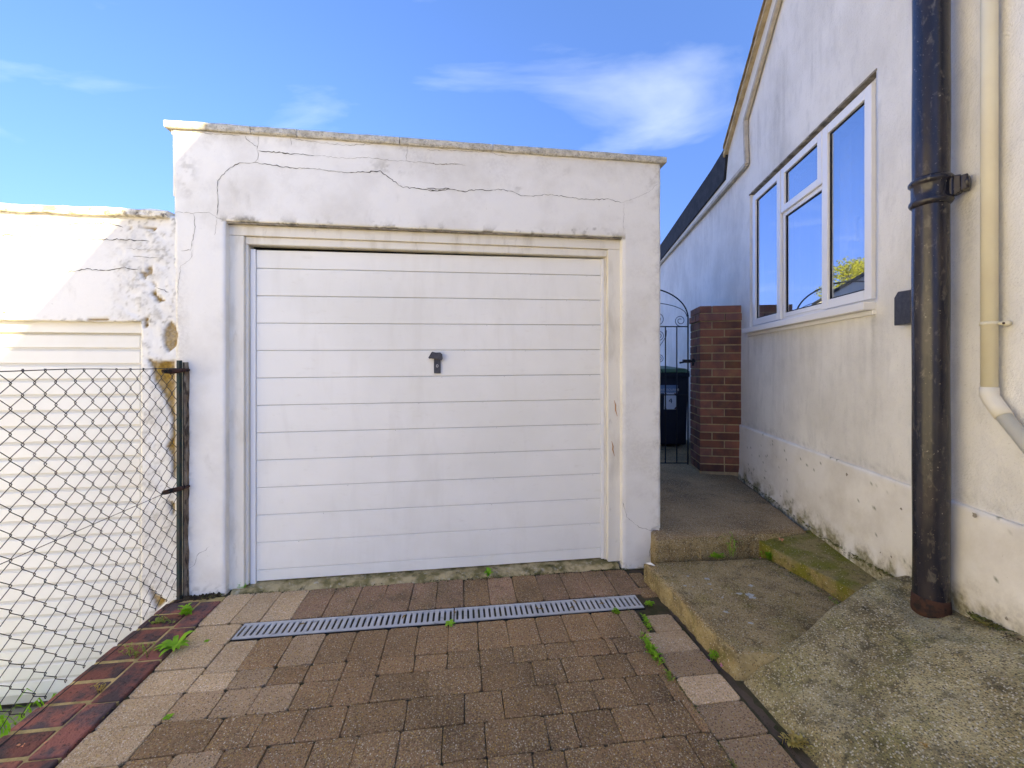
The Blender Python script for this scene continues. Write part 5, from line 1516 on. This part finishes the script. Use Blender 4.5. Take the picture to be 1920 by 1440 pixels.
# moss, crumbs and litter gathered in the joints
def crumbs(name, line, n, spread, size, m, hfun=None, seed=1):
    rr = random.Random(seed); g = MB()
    for i in range(n):
        t = rr.random(); k = t * (len(line) - 1); j = min(int(k), len(line) - 2); f = k - j
        p_ = line[j].lerp(line[j + 1], f)
        if float(fbm(p_.x * 9 + seed, p_.y * 9)) < -0.07: continue
        c = p_ + Vector((rr.gauss(0, spread), rr.gauss(0, spread), rr.random() * size * 0.5))
        s_ = size * rr.uniform(0.4, 1.3)
        q = [c + Vector((rr.uniform(-1, 1), rr.uniform(-1, 1), rr.uniform(-0.2, 0.9))) * s_ for _ in range(4)]
        g.add(q, [(0, 1, 2), (0, 2, 3), (0, 3, 1), (1, 3, 2)])
    return g, m, name
M['moss'] = leafmat('moss', (0.10, 0.13, 0.02), (0.17, 0.14, 0.05), 0.1)
M['litter'] = mat('dead_leaf', (0.30, 0.19, 0.07), 0.9, var=(0.12, 0.08, 0.04), vscale=60)
mossg = MB(); dirtg = MB()
def lay(gm, line, n, spread, size, seed):
    g_, _, _ = crumbs('x', line, n, spread, size, None, None, seed)
    gm.add(g_.v, g_.f)
L1 = [G(u, 0.095, ZG + 0.0) for u in np.linspace(-1.6, 0.72, 20)]
L2 = [G(-1.620, v_, ZG + 0.002) for v_ in np.linspace(0.1, 1.4, 12)]
L3 = [G(0.553, v_, ZG) for v_ in np.linspace(0.5, 1.5, 12)]
L4 = [G(0.775, v_, ZG - 0.006) for v_ in np.linspace(0.15, 1.5, 12)]
L5 = [Vector((wallx(y_, 0.03), y_, z_)) for y_, z_ in ((3.8, 0.245), (3.2, 0.232), (2.65, 0.222), (2.3, 0.225), (1.9, 0.255))]
L6 = [Vector((wallx(y_, 0.035), y_, z_)) for y_, z_ in ((1.55, 0.315), (1.45, 0.33), (1.3, 0.35), (1.1, 0.36))]
L7 = [gr(x_, y_, 0.09) for x_, y_ in ((1240, 1044), (1350, 1046), (1440, 1050), (1500, 1085), (1590, 1140))]
L8 = [G(u, 0.10, ZG + 0.002) for u in np.linspace(-1.86, -1.64, 5)]
for i, (L_, n_, sp_, sz_) in enumerate(((L1, 500, 0.006, 0.006), (L3, 260, 0.004, 0.005), (L5, 700, 0.014, 0.008), (L6, 420, 0.014, 0.009), (L7, 260, 0.007, 0.006), (L8, 160, 0.012, 0.008), (L2, 120, 0.004, 0.004))):
    lay(mossg, L_, n_, sp_, sz_, 20 + i)
for i, (L_, n_, sp_, sz_) in enumerate(((L1, 500, 0.010, 0.005), (L4, 400, 0.018, 0.004), (L5, 400, 0.02, 0.006), (L6, 300, 0.022, 0.006), (L8, 300, 0.02, 0.006), (L2, 150, 0.006, 0.004), (L7, 200, 0.012, 0.004))):
    lay(dirtg, L_, n_, sp_, sz_, 50 + i)
tag(mossg.build('moss', M['moss'], None), kind='stuff')
tag(dirtg.build('grit', M['soil'], None), kind='stuff')
g = MB()
for u, v_ in ((0.07, 0.43), (0.115, 0.45), (0.30, 0.42), (0.42, 0.44), (-1.12, 0.43), (-0.62, 0.44), (-0.36, 0.41), (0.25, 0.46)):
    leaf(g, G(u, v_, ZG + 0.003), (random.uniform(-1, 1), random.uniform(-1, 1), 0), 0.03, 0.007, 0.2, 3)
for k in range(26):
    u = random.uniform(-1.5, 0.75); v_ = random.choice((random.uniform(0.10, 0.35), random.uniform(0.5, 1.4)))
    leaf(g, G(u, v_, ZG + 0.004), (random.uniform(-1, 1), random.uniform(-1, 1), 0), random.uniform(0.006, 0.014), 0.0025, 0.4, 2)
tag(g.build('leaf_litter', M['litter'], None), kind='stuff')

# ================================================================== SEEN ONLY IN THE WINDOW: tree behind the garages
tr = empty('tree', (-10.9, 32.0, -0.66), 'golden leaved garden tree beyond the garages, mirrored in the window', 'tree')
TX, TY = -10.9, 32.0
tr.location = (TX, TY, -0.66)
g = MB(); g.tube([(TX, TY, -0.66), (TX - 0.05, TY, 2.5), (TX + 0.1, TY, 5.0), (TX, TY, 7.0)], [0.22, 0.17, 0.11, 0.05], 8)
for k in range(8):
    a = k * 0.9; z = 3.0 + k * 0.4
    g.tube([(TX, TY, z), (TX + 0.9 * math.cos(a), TY + 0.9 * math.sin(a), z + 1.2), (TX + 1.8 * math.cos(a), TY + 1.8 * math.sin(a), z + 2.0)], [0.07, 0.04, 0.015], 5)
g.build('trunk', M['bark'], tr)
g = MB(); vs = []; fs = []
for k in range(95):
    d = Vector((random.gauss(0, 1), random.gauss(0, 1), random.gauss(0, 1))).normalized() * random.uniform(0.45, 1.0)
    c = Vector((TX + d.x * 2.6, TY + d.y * 2.6, 6.6 + d.z * 1.8)); r_ = random.uniform(0.5, 0.75)
    for q_ in range(170):
        d = Vector((random.gauss(0, 1), random.gauss(0, 1), random.gauss(0, 1))).normalized()
        q = c + d * r_ * random.uniform(0.7, 1.0)
        a = Vector((random.uniform(-1, 1), random.uniform(-1, 1), random.uniform(-1, 1))).normalized() * 0.07
        b = a.cross(d).normalized() * 0.05
        n0 = len(vs); vs += [q - a, q + b, q + a, q - b]; fs.append((n0, n0 + 1, n0 + 2, n0 + 3))
g.add(vs, fs); g.build('crown', M['tree_leaf'], tr)
